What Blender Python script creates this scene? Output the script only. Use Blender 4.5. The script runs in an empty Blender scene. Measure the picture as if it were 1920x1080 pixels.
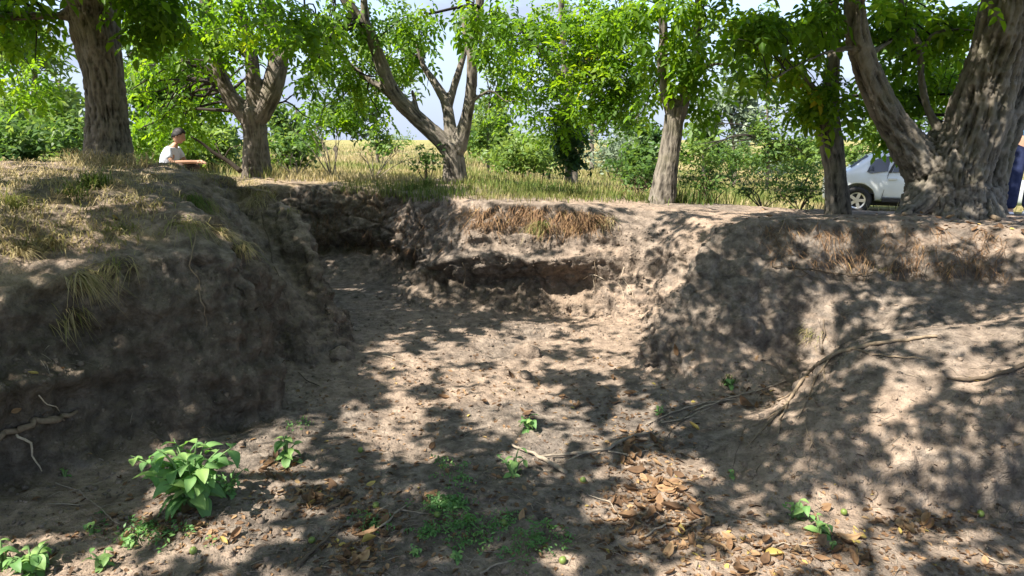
import bpy, bmesh, math, random
import numpy as np
from mathutils import Vector, Matrix
from mathutils.bvhtree import BVHTree
from mathutils.geometry import delaunay_2d_cdt

random.seed(7)
RNG = np.random.default_rng(11)
SC = bpy.context.scene
COL = SC.collection

# ------------------------------------------------------------------ camera, world, sun, exposure
FPX, PITCH, ZC = 1280.0, math.radians(12.26), 1.70
cam_d = bpy.data.cameras.new('camera')
cam_d.lens, cam_d.sensor_width = 24.0, 36.0
cam_d.clip_start, cam_d.clip_end = 0.05, 3000
cam = bpy.data.objects.new('camera', cam_d)
COL.objects.link(cam)
cam.location = (0, 0, ZC)
cam.rotation_euler = (math.radians(90) - PITCH, 0, 0)
SC.camera = cam

SUN_EL = math.radians(52)
SUN_AZ = (-0.80, -0.60)                       # towards the sun, in plan
TOSUN = Vector((SUN_AZ[0] * math.cos(SUN_EL), SUN_AZ[1] * math.cos(SUN_EL), math.sin(SUN_EL))).normalized()

world = bpy.data.worlds.new('World')
SC.world = world
world.use_nodes = True
wn, wl = world.node_tree.nodes, world.node_tree.links
wn.clear()
sky = wn.new('ShaderNodeTexSky')
sky.sky_type = 'NISHITA'
sky.sun_disc = False
sky.sun_elevation = SUN_EL
sky.sun_rotation = math.atan2(SUN_AZ[0], SUN_AZ[1])
sky.air_density, sky.dust_density, sky.ozone_density = 1.0, 1.2, 1.0
bg = wn.new('ShaderNodeBackground')
bg.inputs['Strength'].default_value = 0.135
wo = wn.new('ShaderNodeOutputWorld')
tc = wn.new('ShaderNodeTexCoord')
mp = wn.new('ShaderNodeMapping')
mp.inputs['Scale'].default_value = (1.6, 1.6, 5.0)
nz = wn.new('ShaderNodeTexNoise')
nz.inputs['Scale'].default_value = 1.9
nz.inputs['Detail'].default_value = 7
rp = wn.new('ShaderNodeValToRGB')
rp.color_ramp.elements[0].position, rp.color_ramp.elements[1].position = 0.44, 0.60
mx = wn.new('ShaderNodeMix')
mx.data_type = 'RGBA'
mx.inputs['B'].default_value = (1.75, 2.05, 2.75, 1)      # sunlit cloud
wl.new(tc.outputs['Generated'], mp.inputs['Vector'])
wl.new(mp.outputs['Vector'], nz.inputs['Vector'])
wl.new(nz.outputs['Fac'], rp.inputs['Fac'])
sx = wn.new('ShaderNodeSeparateXYZ')          # pale summer haze low over the horizon
wl.new(tc.outputs['Generated'], sx.inputs[0])
hz = wn.new('ShaderNodeMapRange')
hz.interpolation_type = 'SMOOTHSTEP'
for k, v in (('From Min', 0.02), ('From Max', 0.30), ('To Min', 0.92), ('To Max', 0.0)): hz.inputs[k].default_value = v
wl.new(sx.outputs['Z'], hz.inputs['Value'])
ad = wn.new('ShaderNodeMath')
ad.operation = 'MAXIMUM'
wl.new(rp.outputs['Color'], ad.inputs[0])
wl.new(hz.outputs[0], ad.inputs[1])
wl.new(ad.outputs[0], mx.inputs['Factor'])
wl.new(sky.outputs['Color'], mx.inputs['A'])
wl.new(mx.outputs['Result'], bg.inputs['Color'])
wl.new(bg.outputs['Background'], wo.inputs['Surface'])

sun_d = bpy.data.lights.new('sun', 'SUN')
sun_d.energy = 5.0
sun_d.angle = math.radians(0.5)
sun_d.color = (1.0, 0.93, 0.82)
sun = bpy.data.objects.new('sun', sun_d)
COL.objects.link(sun)
sun.rotation_euler = TOSUN.to_track_quat('Z', 'Y').to_euler()

SC.view_settings.view_transform = 'Standard'
SC.view_settings.look = 'None'
SC.view_settings.exposure = 1.5
SC.view_settings.gamma = 1.0
SC.view_settings.use_curve_mapping = False
SC.render.engine = 'CYCLES'
SC.cycles.max_bounces = 8
SC.cycles.diffuse_bounces = 4
SC.cycles.transmission_bounces = 6
SC.cycles.caustics_reflective = SC.cycles.caustics_refractive = False

# ------------------------------------------------------------------ geometry helpers
CP, SP = math.cos(PITCH), math.sin(PITCH)
CAM = Vector((0, 0, ZC))


def ray(u, v):
    x, yc = (u - 960) / FPX, (540 - v) / FPX
    return Vector((x, CP + yc * SP, -SP + yc * CP))


def PY(u, v, y):
    """point seen at photograph pixel (u, v) at ground distance y"""
    d = ray(u, v)
    return CAM + d * (y / d.y)


def PZ(u, v, z):
    """point seen at photograph pixel (u, v) at height z"""
    d = ray(u, v)
    return CAM + d * ((z - ZC) / d.z)


def to_px(p):
    """(N,3) world -> (N,2) photograph pixels and depth"""
    p = np.asarray(p, float)
    x, y, z = p[..., 0], p[..., 1], p[..., 2] - ZC
    dep = y * CP - z * SP
    up = y * SP + z * CP
    dd = np.where(dep > 0.05, dep, 0.05)
    return 960 + FPX * x / dd, 540 - FPX * up / dd, dep


def hash3(i, j, k, seed):
    h = (i * 374761393 + j * 668265263 + k * 2147483647 + seed * 974634777) & 0xFFFFFFFF
    h = ((h ^ (h >> 13)) * 1274126177) & 0xFFFFFFFF
    h = ((h ^ (h >> 16)) * 2246822519) & 0xFFFFFFFF
    return ((h ^ (h >> 15)) & 0xFFFFFF) / float(0xFFFFFF)


def vnoise(p, seed=0):
    p = np.asarray(p, float)
    f = np.floor(p)
    t = p - f
    i, j, k = (f[:, n].astype(np.int64) for n in range(3))
    t = t * t * t * (t * (t * 6 - 15) + 10)
    r = 0
    for a in (0, 1):
        wa = t[:, 0] if a else 1 - t[:, 0]
        for b in (0, 1):
            wb = t[:, 1] if b else 1 - t[:, 1]
            for c in (0, 1):
                wc = t[:, 2] if c else 1 - t[:, 2]
                r = r + wa * wb * wc * hash3(i + a, j + b, k + c, seed)
    return r


ROT3 = np.array(Matrix.Rotation(0.7, 3, 'X') @ Matrix.Rotation(1.1, 3, 'Z'))


def fbm(p, octaves=4, seed=0, gain=0.5):
    p = np.asarray(p, float)
    a, s, r = 1.0, 0.0, 0.0
    for o in range(octaves):
        r = r + a * vnoise(p, seed + o * 17)
        s += a
        a *= gain
        p = (p @ ROT3) * 2.03
    return r / s


def ridge(p, octaves=3, seed=0):
    p = np.asarray(p, float)
    a, s, r = 1.0, 0.0, 0.0
    for o in range(octaves):
        r = r + a * (1 - np.abs(2 * vnoise(p, seed + o * 13) - 1))
        s += a
        a *= 0.5
        p = p * 2.1 + 3.7
    return r / s


def np_mesh(name, verts, faces, attrs=None, smooth=False):
    """faces: (F,k) int array (all alike) or list of arrays"""
    me = bpy.data.meshes.new(name)
    verts = np.asarray(verts, np.float32)
    if not isinstance(faces, list):
        faces = [faces]
    faces = [np.asarray(f, np.int32) for f in faces if len(f)]
    me.vertices.add(len(verts))
    me.vertices.foreach_set('co', verts.ravel())
    loops = np.concatenate([f.ravel() for f in faces])
    tot = np.concatenate([np.full(len(f), f.shape[1]) for f in faces])
    start = np.concatenate([[0], np.cumsum(tot)[:-1]]).astype(np.int32)
    me.loops.add(len(loops))
    me.loops.foreach_set('vertex_index', loops.astype(np.int32))
    me.polygons.add(len(start))
    me.polygons.foreach_set('loop_start', start)
    if smooth:
        me.polygons.foreach_set('use_smooth', np.ones(len(start), bool))
    me.update(calc_edges=True)
    me.validate()
    for k, v in (attrs or {}).items():
        v = np.asarray(v, np.float32)
        if v.ndim == 1:
            a = me.attributes.new(k, 'FLOAT', 'POINT')
            a.data.foreach_set('value', v)
        else:
            a = me.attributes.new(k, 'FLOAT_VECTOR', 'POINT')
            a.data.foreach_set('vector', v.ravel())
    return me


def tag(o, label=None, cat=None, group=None, kind=None):
    if label: o['label'] = label
    if cat: o['category'] = cat
    if group: o['group'] = group
    if kind: o['kind'] = kind
    return o


def obj(name, me, mat=None, parent=None):
    o = bpy.data.objects.new(name, me)
    COL.objects.link(o)
    if mat is not None and len(me.materials) == 0:
        me.materials.append(mat)
    if parent is not None:
        o.parent = parent
        o.matrix_parent_inverse = Matrix.Translation(-parent.location) if parent.rotation_euler[:] == (0, 0, 0) else parent.matrix_basis.inverted()
    return o


def empty(name, loc):
    o = bpy.data.objects.new(name, None)
    o.empty_display_size = 0.2
    o.location = loc
    COL.objects.link(o)
    return o


def evaluated(me, mods):
    """run modifiers over a mesh and return the resulting mesh"""
    o = bpy.data.objects.new('tmp', me)
    COL.objects.link(o)
    for typ, props in mods:
        m = o.modifiers.new(typ, typ)
        for k, v in props.items():
            setattr(m, k, v)
    dg = bpy.context.evaluated_depsgraph_get()
    dg.update()
    r = bpy.data.meshes.new_from_object(o.evaluated_get(dg))
    bpy.data.objects.remove(o)
    return r


def arrays(me):
    n = len(me.vertices)
    co = np.empty(n * 3, np.float32)
    me.vertices.foreach_get('co', co)
    nf = len(me.polygons)
    tot = np.empty(nf, np.int32)
    me.polygons.foreach_get('loop_total', tot)
    lv = np.empty(len(me.loops), np.int32)
    me.loops.foreach_get('vertex_index', lv)
    return co.reshape(-1, 3).astype(float), tot, lv


def normals(me):
    n = np.empty(len(me.vertices) * 3, np.float32)
    me.vertex_normals.foreach_get('vector', n)
    return n.reshape(-1, 3).astype(float)


def smooth_co(co, edges, it, lam=0.5):
    deg = np.bincount(edges.ravel(), minlength=len(co)).astype(float)
    deg[deg == 0] = 1
    for _ in range(it):
        s = np.zeros_like(co)
        for c in range(3):
            s[:, c] = np.bincount(edges[:, 0], co[edges[:, 1], c], len(co)) + np.bincount(edges[:, 1], co[edges[:, 0], c], len(co))
        co = co + lam * (s / deg[:, None] - co)
    return co


def edges_of(me):
    e = np.empty(len(me.edges) * 2, np.int32)
    me.edges.foreach_get('vertices', e)
    return e.reshape(-1, 2)


def catmull(pts, step):
    """resample (N,k) control points along a Catmull-Rom curve"""
    p = np.asarray(pts, float)
    if len(p) == 2:
        n = max(2, int(np.linalg.norm(p[1, :3] - p[0, :3]) / step) + 1)
        return p[0] + (p[1] - p[0]) * np.linspace(0, 1, n)[:, None]
    q = np.vstack([2 * p[0] - p[1], p, 2 * p[-1] - p[-2]])
    out = []
    for i in range(1, len(q) - 2):
        n = max(2, int(np.linalg.norm(q[i + 1, :3] - q[i, :3]) / step) + 1)
        t = np.linspace(0, 1, n, endpoint=False)[:, None]
        a, b, c, d = q[i - 1], q[i], q[i + 1], q[i + 2]
        out.append(0.5 * (2 * b + (c - a) * t + (2 * a - 5 * b + 4 * c - d) * t ** 2 + (3 * b - a - 3 * c + d) * t ** 3))
    out.append(q[-2][None])
    return np.vstack(out)


def frames(c):
    t = np.gradient(c, axis=0)
    t /= np.linalg.norm(t, axis=1)[:, None] + 1e-9
    n = np.zeros_like(t)
    ref = np.array([1.0, 0.13, 0.05])
    if abs(t[0] @ ref) > 0.85: ref = np.array([0.0, 1.0, 0.1])
    v = ref - t[0] * (ref @ t[0])
    for i in range(len(t)):
        v = v - t[i] * (v @ t[i])
        v /= np.linalg.norm(v) + 1e-9
        n[i] = v
    return t, n, np.cross(t, n)


class Tubes:
    """collects tapered tubes into one vertex/face list"""
    def __init__(self):
        self.v, self.q, self.t, self.n = [], [], [], 0

    def add(self, path, sides=8, step=0.1, cap=True):
        c = catmull(path, step)
        pos, r = c[:, :3], np.maximum(c[:, 3], 0.0006)
        _, a, b = frames(pos)
        th = np.linspace(0, 2 * math.pi, sides, endpoint=False)
        ring = a[:, None, :] * np.cos(th)[None, :, None] + b[:, None, :] * np.sin(th)[None, :, None]
        V = (pos[:, None, :] + ring * r[:, None, None]).reshape(-1, 3)
        m = len(pos)
        i = np.arange(m - 1)[:, None] * sides
        j = np.arange(sides)[None, :]
        k = (j + 1) % sides
        Q = np.stack([i + j, i + k, i + sides + k, i + sides + j], -1).reshape(-1, 4) + self.n
        self.v.append(V)
        self.q.append(Q)
        if cap:
            c0, c1 = len(V), len(V) + 1
            self.v.append(np.array([pos[0], pos[-1]]))
            jj = np.arange(sides)
            T0 = np.stack([np.full(sides, c0), (jj + 1) % sides, jj], -1)
            e = (m - 1) * sides
            T1 = np.stack([np.full(sides, c1), e + jj, e + (jj + 1) % sides], -1)
            self.t.append(np.vstack([T0, T1]) + self.n)
            self.n += 2
        self.n += len(V)
        return c

    def mesh(self, name, smooth=True, attrs=None):
        fs = [np.vstack(self.q)]
        if self.t: fs.append(np.vstack(self.t))
        return np_mesh(name, np.vstack(self.v), fs, attrs, smooth)


def instances(name, tv, tf, pos, rot, scale, tint, smooth=False):
    """one mesh holding N transformed copies of a template; tint per copy"""
    N, V = len(pos), len(tv)
    v = np.einsum('nij,vj->nvi', rot, tv) * np.asarray(scale).reshape(-1, 1, 1) + np.asarray(pos)[:, None, :]
    f = (tf[None] + (np.arange(N) * V)[:, None, None]).reshape(-1, tf.shape[1])
    return np_mesh(name, v.reshape(-1, 3), f, {'tint': np.repeat(tint, V)}, smooth)


def euler_mats(yaw, pitch, roll):
    cy, sy, cp, sp, cr, sr = np.cos(yaw), np.sin(yaw), np.cos(pitch), np.sin(pitch), np.cos(roll), np.sin(roll)
    z, o = np.zeros_like(cy), np.ones_like(cy)
    Rz = np.stack([cy, -sy, z, sy, cy, z, z, z, o], -1).reshape(-1, 3, 3)
    Ry = np.stack([cp, z, sp, z, o, z, -sp, z, cp], -1).reshape(-1, 3, 3)
    Rx = np.stack([o, z, z, z, cr, -sr, z, sr, cr], -1).reshape(-1, 3, 3)
    return Rz @ Ry @ Rx


def in_poly(u, v, poly):
    r = np.zeros(len(u), bool)
    n = len(poly)
    for i in range(n):
        x1, y1 = poly[i]
        x2, y2 = poly[(i + 1) % n]
        c = ((y1 > v) != (y2 > v)) & (u < (x2 - x1) * (v - y1) / ((y2 - y1) or 1e-9) + x1)
        r ^= c
    return r


# ------------------------------------------------------------------ materials
def worley(p, seed=0):
    p = np.asarray(p, float)
    f = np.floor(p).astype(np.int64)
    t = p - f
    d1 = np.full(len(p), 9.0)
    d2 = d1.copy()
    cell = np.zeros(len(p))
    for a in (-1, 0, 1):
        for b in (-1, 0, 1):
            for c in (-1, 0, 1):
                i, j, k = f[:, 0] + a, f[:, 1] + b, f[:, 2] + c
                h = hash3(i, j, k, seed)
                dx = a + h - t[:, 0]
                dy = b + (h * 7919.13) % 1 - t[:, 1]
                dz = c + (h * 104729.7) % 1 - t[:, 2]
                d = np.sqrt(dx * dx + dy * dy + dz * dz)
                near = d < d1
                d2 = np.where(near, d1, np.minimum(d2, d))
                cell = np.where(near, (h * 3571.3) % 1, cell)
                d1 = np.where(near, d, d1)
    return d1, d2, cell


class Mat:
    def __init__(self, name):
        self.m = bpy.data.materials.new(name)
        self.m.use_nodes = True
        self.N, self.L = self.m.node_tree.nodes, self.m.node_tree.links
        self.N.clear()
        self.out = self.N.new('ShaderNodeOutputMaterial')

    def n(self, typ, **kw):
        nd = self.N.new(typ)
        for k, v in kw.items():
            if k.startswith('_'):
                setattr(nd, k[1:], v)
            else:
                s = nd.inputs[k.replace('__', ' ')]
                if hasattr(v, 'is_linked'): self.L.new(v, s)
                else: s.default_value = v
        return nd

    def mix(self, f, a, b, blend='MIX'):
        nd = self.N.new('ShaderNodeMix')
        nd.data_type = 'RGBA'
        nd.blend_type = blend
        for s, v in (('Factor', f), ('A', a), ('B', b)):
            i = nd.inputs[s] if s != 'Factor' else nd.inputs[0]
            if s == 'A': i = nd.inputs[6]
            if s == 'B': i = nd.inputs[7]
            if hasattr(v, 'is_linked'): self.L.new(v, i)
            else: i.default_value = v if not isinstance(v, tuple) or len(v) == 4 else (*v, 1)
        return nd.outputs[2]

    def math(self, op, a, b=0.0, clamp=False):
        nd = self.N.new('ShaderNodeMath')
        nd.operation = op
        nd.use_clamp = clamp
        for i, v in enumerate((a, b)):
            if hasattr(v, 'is_linked'): self.L.new(v, nd.inputs[i])
            else: nd.inputs[i].default_value = v
        return nd.outputs[0]

    def attr(self, name, vec=False):
        nd = self.N.new('ShaderNodeAttribute')
        nd.attribute_name = name
        return nd.outputs['Vector'] if vec else nd.outputs['Fac']

    def noise(self, vec, scale, detail=4, rough=0.55, col=False):
        nd = self.n('ShaderNodeTexNoise', Scale=scale, Detail=detail, Roughness=rough)
        if vec is not None: self.L.new(vec, nd.inputs['Vector'])
        return nd.outputs['Color' if col else 'Fac']

    def ramp(self, f, *stops):
        nd = self.N.new('ShaderNodeValToRGB')
        self.L.new(f, nd.inputs['Fac'])
        e = nd.color_ramp.elements
        while len(e) < len(stops): e.new(0.5)
        for i, (p, c) in enumerate(stops):
            e[i].position = p
            e[i].color = (*c, 1) if len(c) == 3 else c
        return nd.outputs['Color']

    def pos(self):
        return self.N.new('ShaderNodeNewGeometry').outputs['Position']

    def objco(self):
        return self.N.new('ShaderNodeTexCoord').outputs['Object']

    def bump(self, h, dist, strength=1.0, normal=None):
        nd = self.n('ShaderNodeBump', Strength=strength, Distance=dist, Height=h)
        if normal is not None: self.L.new(normal, nd.inputs['Normal'])
        return nd.outputs['Normal']

    def principled(self, color, rough=0.8, normal=None, spec=0.3, metal=0.0, **kw):
        b = self.N.new('ShaderNodeBsdfPrincipled')
        for k, v in (('Base Color', color), ('Roughness', rough), ('Specular IOR Level', spec), ('Metallic', metal), *((k.replace('__', ' '), v) for k, v in kw.items())):
            if hasattr(v, 'is_linked'): self.L.new(v, b.inputs[k])
            else: b.inputs[k].default_value = (*v, 1) if isinstance(v, tuple) and len(v) == 3 else v
        if normal is not None: self.L.new(normal, b.inputs['Normal'])
        self.L.new(b.outputs[0], self.out.inputs['Surface'])
        return b


def lin(r, g, b):
    f = lambda c: (c / 255 / 12.92) if c / 255 <= 0.04045 else ((c / 255 + 0.055) / 1.055) ** 2.4
    return (f(r), f(g), f(b))


def soil_material():
    M = Mat('soil')
    p = M.pos()
    dust_sun, straw, damp_shade = M.attr('dust_sun'), M.attr('straw'), M.attr('damp_shade')
    n1 = M.noise(p, 2.2, 6, 0.6)
    n2 = M.noise(p, 11, 5, 0.66)
    n3 = M.noise(p, 85, 4, 0.7)
    body = M.ramp(n2, (0.34, (0.072, 0.060, 0.051)), (0.50, (0.152, 0.127, 0.106)), (0.66, (0.275, 0.230, 0.190)))
    grey = M.ramp(n2, (0.34, (0.062, 0.054, 0.048)), (0.66, (0.210, 0.182, 0.158)))
    c = M.mix(M.ramp(n1, (0.47, (0, 0, 0)), (0.66, (1, 1, 1))), body, grey)
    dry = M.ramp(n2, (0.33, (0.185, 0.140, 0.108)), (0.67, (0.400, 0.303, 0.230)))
    c = M.mix(dust_sun, c, dry)
    c = M.mix(damp_shade, c, M.mix(0.55, c, (0.080, 0.063, 0.043)))
    st = M.ramp(n3, (0.3, (0.16, 0.115, 0.05)), (0.7, (0.44, 0.34, 0.165)))
    c = M.mix(straw, c, st)
    c = M.mix(M.math('MULTIPLY', M.ramp(n3, (0.30, (1, 1, 1)), (0.46, (0, 0, 0))), 0.45), c, (0.06, 0.047, 0.035))
    # fine relief: crumbs and grains
    vo = M.n('ShaderNodeTexVoronoi', Scale=44.0, Vector=p)
    h1 = M.math('MULTIPLY', M.noise(p, 30, 5, 0.6), 1.0)
    h2 = M.math('MULTIPLY', vo.outputs['Distance'], -0.16)
    h3 = M.math('MULTIPLY', M.noise(p, 150, 3, 0.6), 0.22)
    h = M.math('ADD', M.math('ADD', h1, h2), h3)
    nr = M.bump(h, 0.032, 0.85)
    M.principled(c, 0.95, nr, 0.12)
    return M.m


def meadow_material():
    M = Mat('meadow ground')
    p = M.pos()
    n1 = M.noise(p, 0.35, 5, 0.6)
    n2 = M.noise(p, 9, 5, 0.7)
    straw = M.ramp(n2, (0.3, (0.20, 0.145, 0.06)), (0.7, (0.46, 0.37, 0.17)))
    green = M.ramp(n2, (0.3, (0.07, 0.10, 0.025)), (0.7, (0.20, 0.24, 0.07)))
    c = M.mix(M.ramp(n1, (0.42, (0, 0, 0)), (0.60, (1, 1, 1))), straw, green)
    M.principled(c, 0.95, M.bump(M.noise(p, 14, 6, 0.7), 0.12, 1.0), 0.1)
    return M.m


def bark_material(name, lo, hi, moss=0.25):
    M = Mat(name)
    b = M.attr('bark', True)
    sc = M.n('ShaderNodeMapping', Vector=b, Scale=(60.0, 60.0, 9.0)).outputs[0]
    n = M.noise(sc, 1.0, 6, 0.65)
    big = M.noise(b, 3.0, 4, 0.6)
    deep = M.attr('crest')
    c = M.mix(M.ramp(M.math('ADD', M.math('MULTIPLY', deep, 0.62), M.math('MULTIPLY', n, 0.50)), (0.25, (0, 0, 0)), (0.85, (1, 1, 1))), lo, hi)
    ms = M.math('MULTIPLY', M.ramp(big, (0.50, (0, 0, 0)), (0.66, (1, 1, 1))), moss)
    c = M.mix(ms, c, (0.13, 0.135, 0.055))
    gr = M.math('MULTIPLY', M.ramp(M.noise(b, 11, 5, 0.7), (0.55, (0, 0, 0)), (0.72, (1, 1, 1))), 0.35)
    c = M.mix(gr, c, (0.34, 0.32, 0.28))
    nr = M.bump(n, 0.016, 0.9)
    M.principled(c, 0.9, nr, 0.15)
    return M.m


def leaf_material(name, ramp, trans=0.5, rough=0.5, tboost=(1.7, 1.6, 0.9), spec=0.35):
    M = Mat(name)
    t = M.attr('tint')
    c = M.ramp(t, *ramp)
    b = M.N.new('ShaderNodeBsdfPrincipled')
    M.L.new(c, b.inputs['Base Color'])
    b.inputs['Roughness'].default_value = rough
    b.inputs['Specular IOR Level'].default_value = spec
    tr = M.N.new('ShaderNodeBsdfTranslucent')
    tcol = M.mix(1.0, c, (*tboost, 1), 'MULTIPLY')
    M.L.new(tcol, tr.inputs['Color'])
    ms = M.N.new('ShaderNodeMixShader')
    ms.inputs[0].default_value = trans
    M.L.new(b.outputs[0], ms.inputs[1])
    M.L.new(tr.outputs[0], ms.inputs[2])
    M.L.new(ms.outputs[0], M.out.inputs['Surface'])
    return M.m


def plain_material(name, color, rough=0.6, spec=0.3, metal=0.0, vary=0.15, scale=30, bump=0.0, **kw):
    M = Mat(name)
    p = M.objco()
    n = M.noise(p, scale, 5, 0.6)
    dark = tuple(c * (1 - vary) for c in color)
    lite = tuple(min(1, c * (1 + vary)) for c in color)
    c = M.ramp(n, (0.3, dark), (0.7, lite))
    nr = M.bump(n, bump) if bump else None
    M.principled(c, rough, nr, spec, metal, **kw)
    return M.m


MAT = {
    'soil': soil_material(),
    'meadow': meadow_material(),
    'bark': bark_material('walnut bark', (0.028, 0.025, 0.022), (0.215, 0.188, 0.155)),
    'bark_dark': bark_material('dark walnut bark', (0.040, 0.034, 0.028), (0.200, 0.170, 0.140), 0.2),
    'walnut': leaf_material('walnut leaf', ((0.0, (0.035, 0.085, 0.012)), (0.45, (0.085, 0.185, 0.016)), (0.85, (0.170, 0.280, 0.020)), (1.0, (0.300, 0.270, 0.030))), 0.6, tboost=(2.2, 1.9, 0.6)),
    'bush': leaf_material('bush leaf', ((0.0, (0.030, 0.075, 0.020)), (0.5, (0.090, 0.170, 0.040)), (1.0, (0.200, 0.280, 0.075))), 0.45),
    'silver': leaf_material('silvery leaf', ((0.0, (0.120, 0.170, 0.110)), (0.5, (0.210, 0.270, 0.180)), (1.0, (0.330, 0.380, 0.270))), 0.35, tboost=(1.1, 1.15, 0.9)),
    'dark': leaf_material('dark evergreen leaf', ((0.0, (0.015, 0.042, 0.018)), (0.6, (0.030, 0.075, 0.026)), (1.0, (0.060, 0.115, 0.030))), 0.3),
    'weed': leaf_material('weed leaf', ((0.0, (0.070, 0.170, 0.050)), (0.5, (0.160, 0.310, 0.105)), (1.0, (0.280, 0.420, 0.130))), 0.35, 0.55, tboost=(1.2, 1.5, 0.7)),
    'grass': leaf_material('dry grass', ((0.0, (0.060, 0.110, 0.025)), (0.35, (0.190, 0.210, 0.060)), (0.65, (0.350, 0.285, 0.150)), (1.0, (0.470, 0.395, 0.240))), 0.3, 0.7, tboost=(1.1, 1.1, 0.8), spec=0.1),
    'litter': leaf_material('leaf litter', ((0.0, (0.070, 0.044, 0.028)), (0.4, (0.170, 0.100, 0.056)), (0.75, (0.330, 0.215, 0.120)), (1.0, (0.440, 0.350, 0.100))), 0.15, 0.7, tboost=(1.1, 0.9, 0.6), spec=0.15),
    'root': plain_material('root bark', (0.215, 0.165, 0.115), 0.85, 0.15, vary=0.35, scale=25, bump=0.004),
    'root_pale': plain_material('pale root', (0.48, 0.40, 0.30), 0.8, 0.2, vary=0.25, scale=40),
    'root_dark': plain_material('dark root', (0.11, 0.085, 0.062), 0.9, 0.15, vary=0.35, scale=25, bump=0.004),
    'dark_wood': plain_material('dark dead wood', (0.045, 0.036, 0.028), 0.9, 0.15, vary=0.3, scale=25, bump=0.004),
    'stick': plain_material('dead stick', (0.27, 0.225, 0.175), 0.85, 0.15, vary=0.35, scale=30, bump=0.003),
    'stem': plain_material('green stem', (0.12, 0.20, 0.07), 0.6, 0.3, vary=0.2),
    'nut': plain_material('green walnut husk', (0.13, 0.18, 0.04), 0.45, 0.4, vary=0.25, scale=60),
}

# ------------------------------------------------------------------ terrain: feature lines -> triangulated relief
TIN = []


def line(*pts, step=0.09, closed=False):
    c = catmull([tuple(p) for p in pts], step)
    TIN.extend(map(tuple, c))


def pts(*ps):
    TIN.extend(tuple(p) for p in ps)


# left bank, front mass: foot, face crest, top
foot_l = [(-3.6, 0.0, .05), (-2.95, 2.0, .05), PZ(-60, 975, .05), PZ(0, 945, .05), PZ(120, 890, .05), PZ(300, 838, .06), PZ(420, 812, .06), PZ(530, 782, .05),
          PZ(536, 740, .05), PZ(528, 698, .06), PZ(590, 690, .05), PZ(640, 688, .04), PZ(662, 672, .04)]
line(*foot_l)
line((-4.0, 0.0, .9), (-3.25, 2.0, .95), PY(-60, 560, 3.20), PY(0, 545, 3.28), PY(130, 520, 3.50), PY(300, 480, 3.78), PY(400, 475, 3.9), PY(475, 500, 4.02), PY(508, 570, 4.02), PY(520, 660, 4.0))
line((-4.4, 0.0, 1.2), (-3.5, 2.2, 1.2), PY(-60, 470, 3.45), PY(0, 455, 3.58), PY(150, 440, 3.82), PY(300, 412, 4.12), PY(390, 398, 4.32), PY(440, 440, 4.28))
line(PY(-60, 362, 4.0), PY(0, 358, 4.15), PY(150, 355, 4.45), PY(300, 350, 4.85), PY(370, 348, 5.1))
line(PY(-60, 322, 5.3), PY(0, 322, 5.4), PY(150, 324, 5.6), PY(300, 326, 5.9), PY(370, 332, 6.1))
# valley between the two masses
line(PY(400, 362, 5.7), PY(450, 440, 5.0), PY(495, 520, 4.72), PY(518, 600, 4.68), PZ(526, 690, .07))
# rear mass ridge and its hidden far side
line(PY(300, 318, 7.0), PY(400, 328, 6.7), PY(480, 347, 6.4), PY(540, 380, 6.05), PY(576, 428, 5.65), PY(600, 500, 5.40), PY(628, 580, 5.24), PY(652, 640, 5.10))
line(PY(430, 400, 6.25), PY(500, 450, 5.85), PY(555, 540, 5.36), PY(605, 630, 5.06))
line(PY(470, 470, 5.35), PY(520, 560, 5.0), PY(570, 640, 4.92))
foot_l2 = [PZ(662, 672, .04), (-1.34, 5.6, .04), (-1.75, 6.2, .05), (-2.2, 6.9, .05), (-2.7, 7.5, .05), (-3.0, 8.0, .06)]
line(*foot_l2)
line((-2.55, 6.45, 1.12), (-2.85, 7.0, 1.14), (-3.2, 7.6, 1.14), (-3.5, 8.1, 1.14))
# back wall: foot, ledge, rim
foot_b = [(-3.0, 8.0, .06), (-2.7, 8.4, .05), PZ(610, 522, .03), PZ(700, 527, .02), PZ(748, 552, .0), PZ(785, 580, .0), PZ(900, 587, .0), PZ(1040, 590, .0), PZ(1120, 596, .0), PZ(1180, 606, .02)]
line(*foot_b)
line((-3.1, 8.55, .45), PY(590, 476, 8.58), PY(700, 478, 8.50), PY(765, 486, 7.75), PY(795, 498, 6.98), PY(860, 488, 6.78), PY(930, 478, 6.72), PY(1000, 492, 6.64), PY(1090, 484, 6.62), PY(1165, 482, 6.66))
line(PY(860, 465, 6.98), PY(930, 458, 6.95), PY(1000, 468, 6.88), PY(1090, 462, 6.86), PY(1165, 462, 6.85))
rim_b = [(-3.8, 8.3, 1.14), (-3.35, 8.85, 1.13), PY(560, 348, 8.9), PY(700, 354, 8.85), PY(785, 362, 8.3), PY(845, 372, 7.55), PY(900, 378, 7.2), PY(1000, 380, 7.15), PY(1080, 388, 7.0), PY(1140, 410, 6.95)]
line(*rim_b)
# back right slope and the worn path over the rim
line(PY(1140, 410, 6.95), PY(1190, 440, 6.8), PY(1225, 480, 6.55), PY(1235, 540, 6.3), PZ(1205, 606, .05))
line(PY(1200, 395, 7.4), PY(1270, 402, 7.0), PY(1340, 414, 6.5))
line(PY(1270, 450, 6.5), PY(1290, 500, 6.15), PY(1265, 560, 5.75), PZ(1215, 632, .08))
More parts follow.
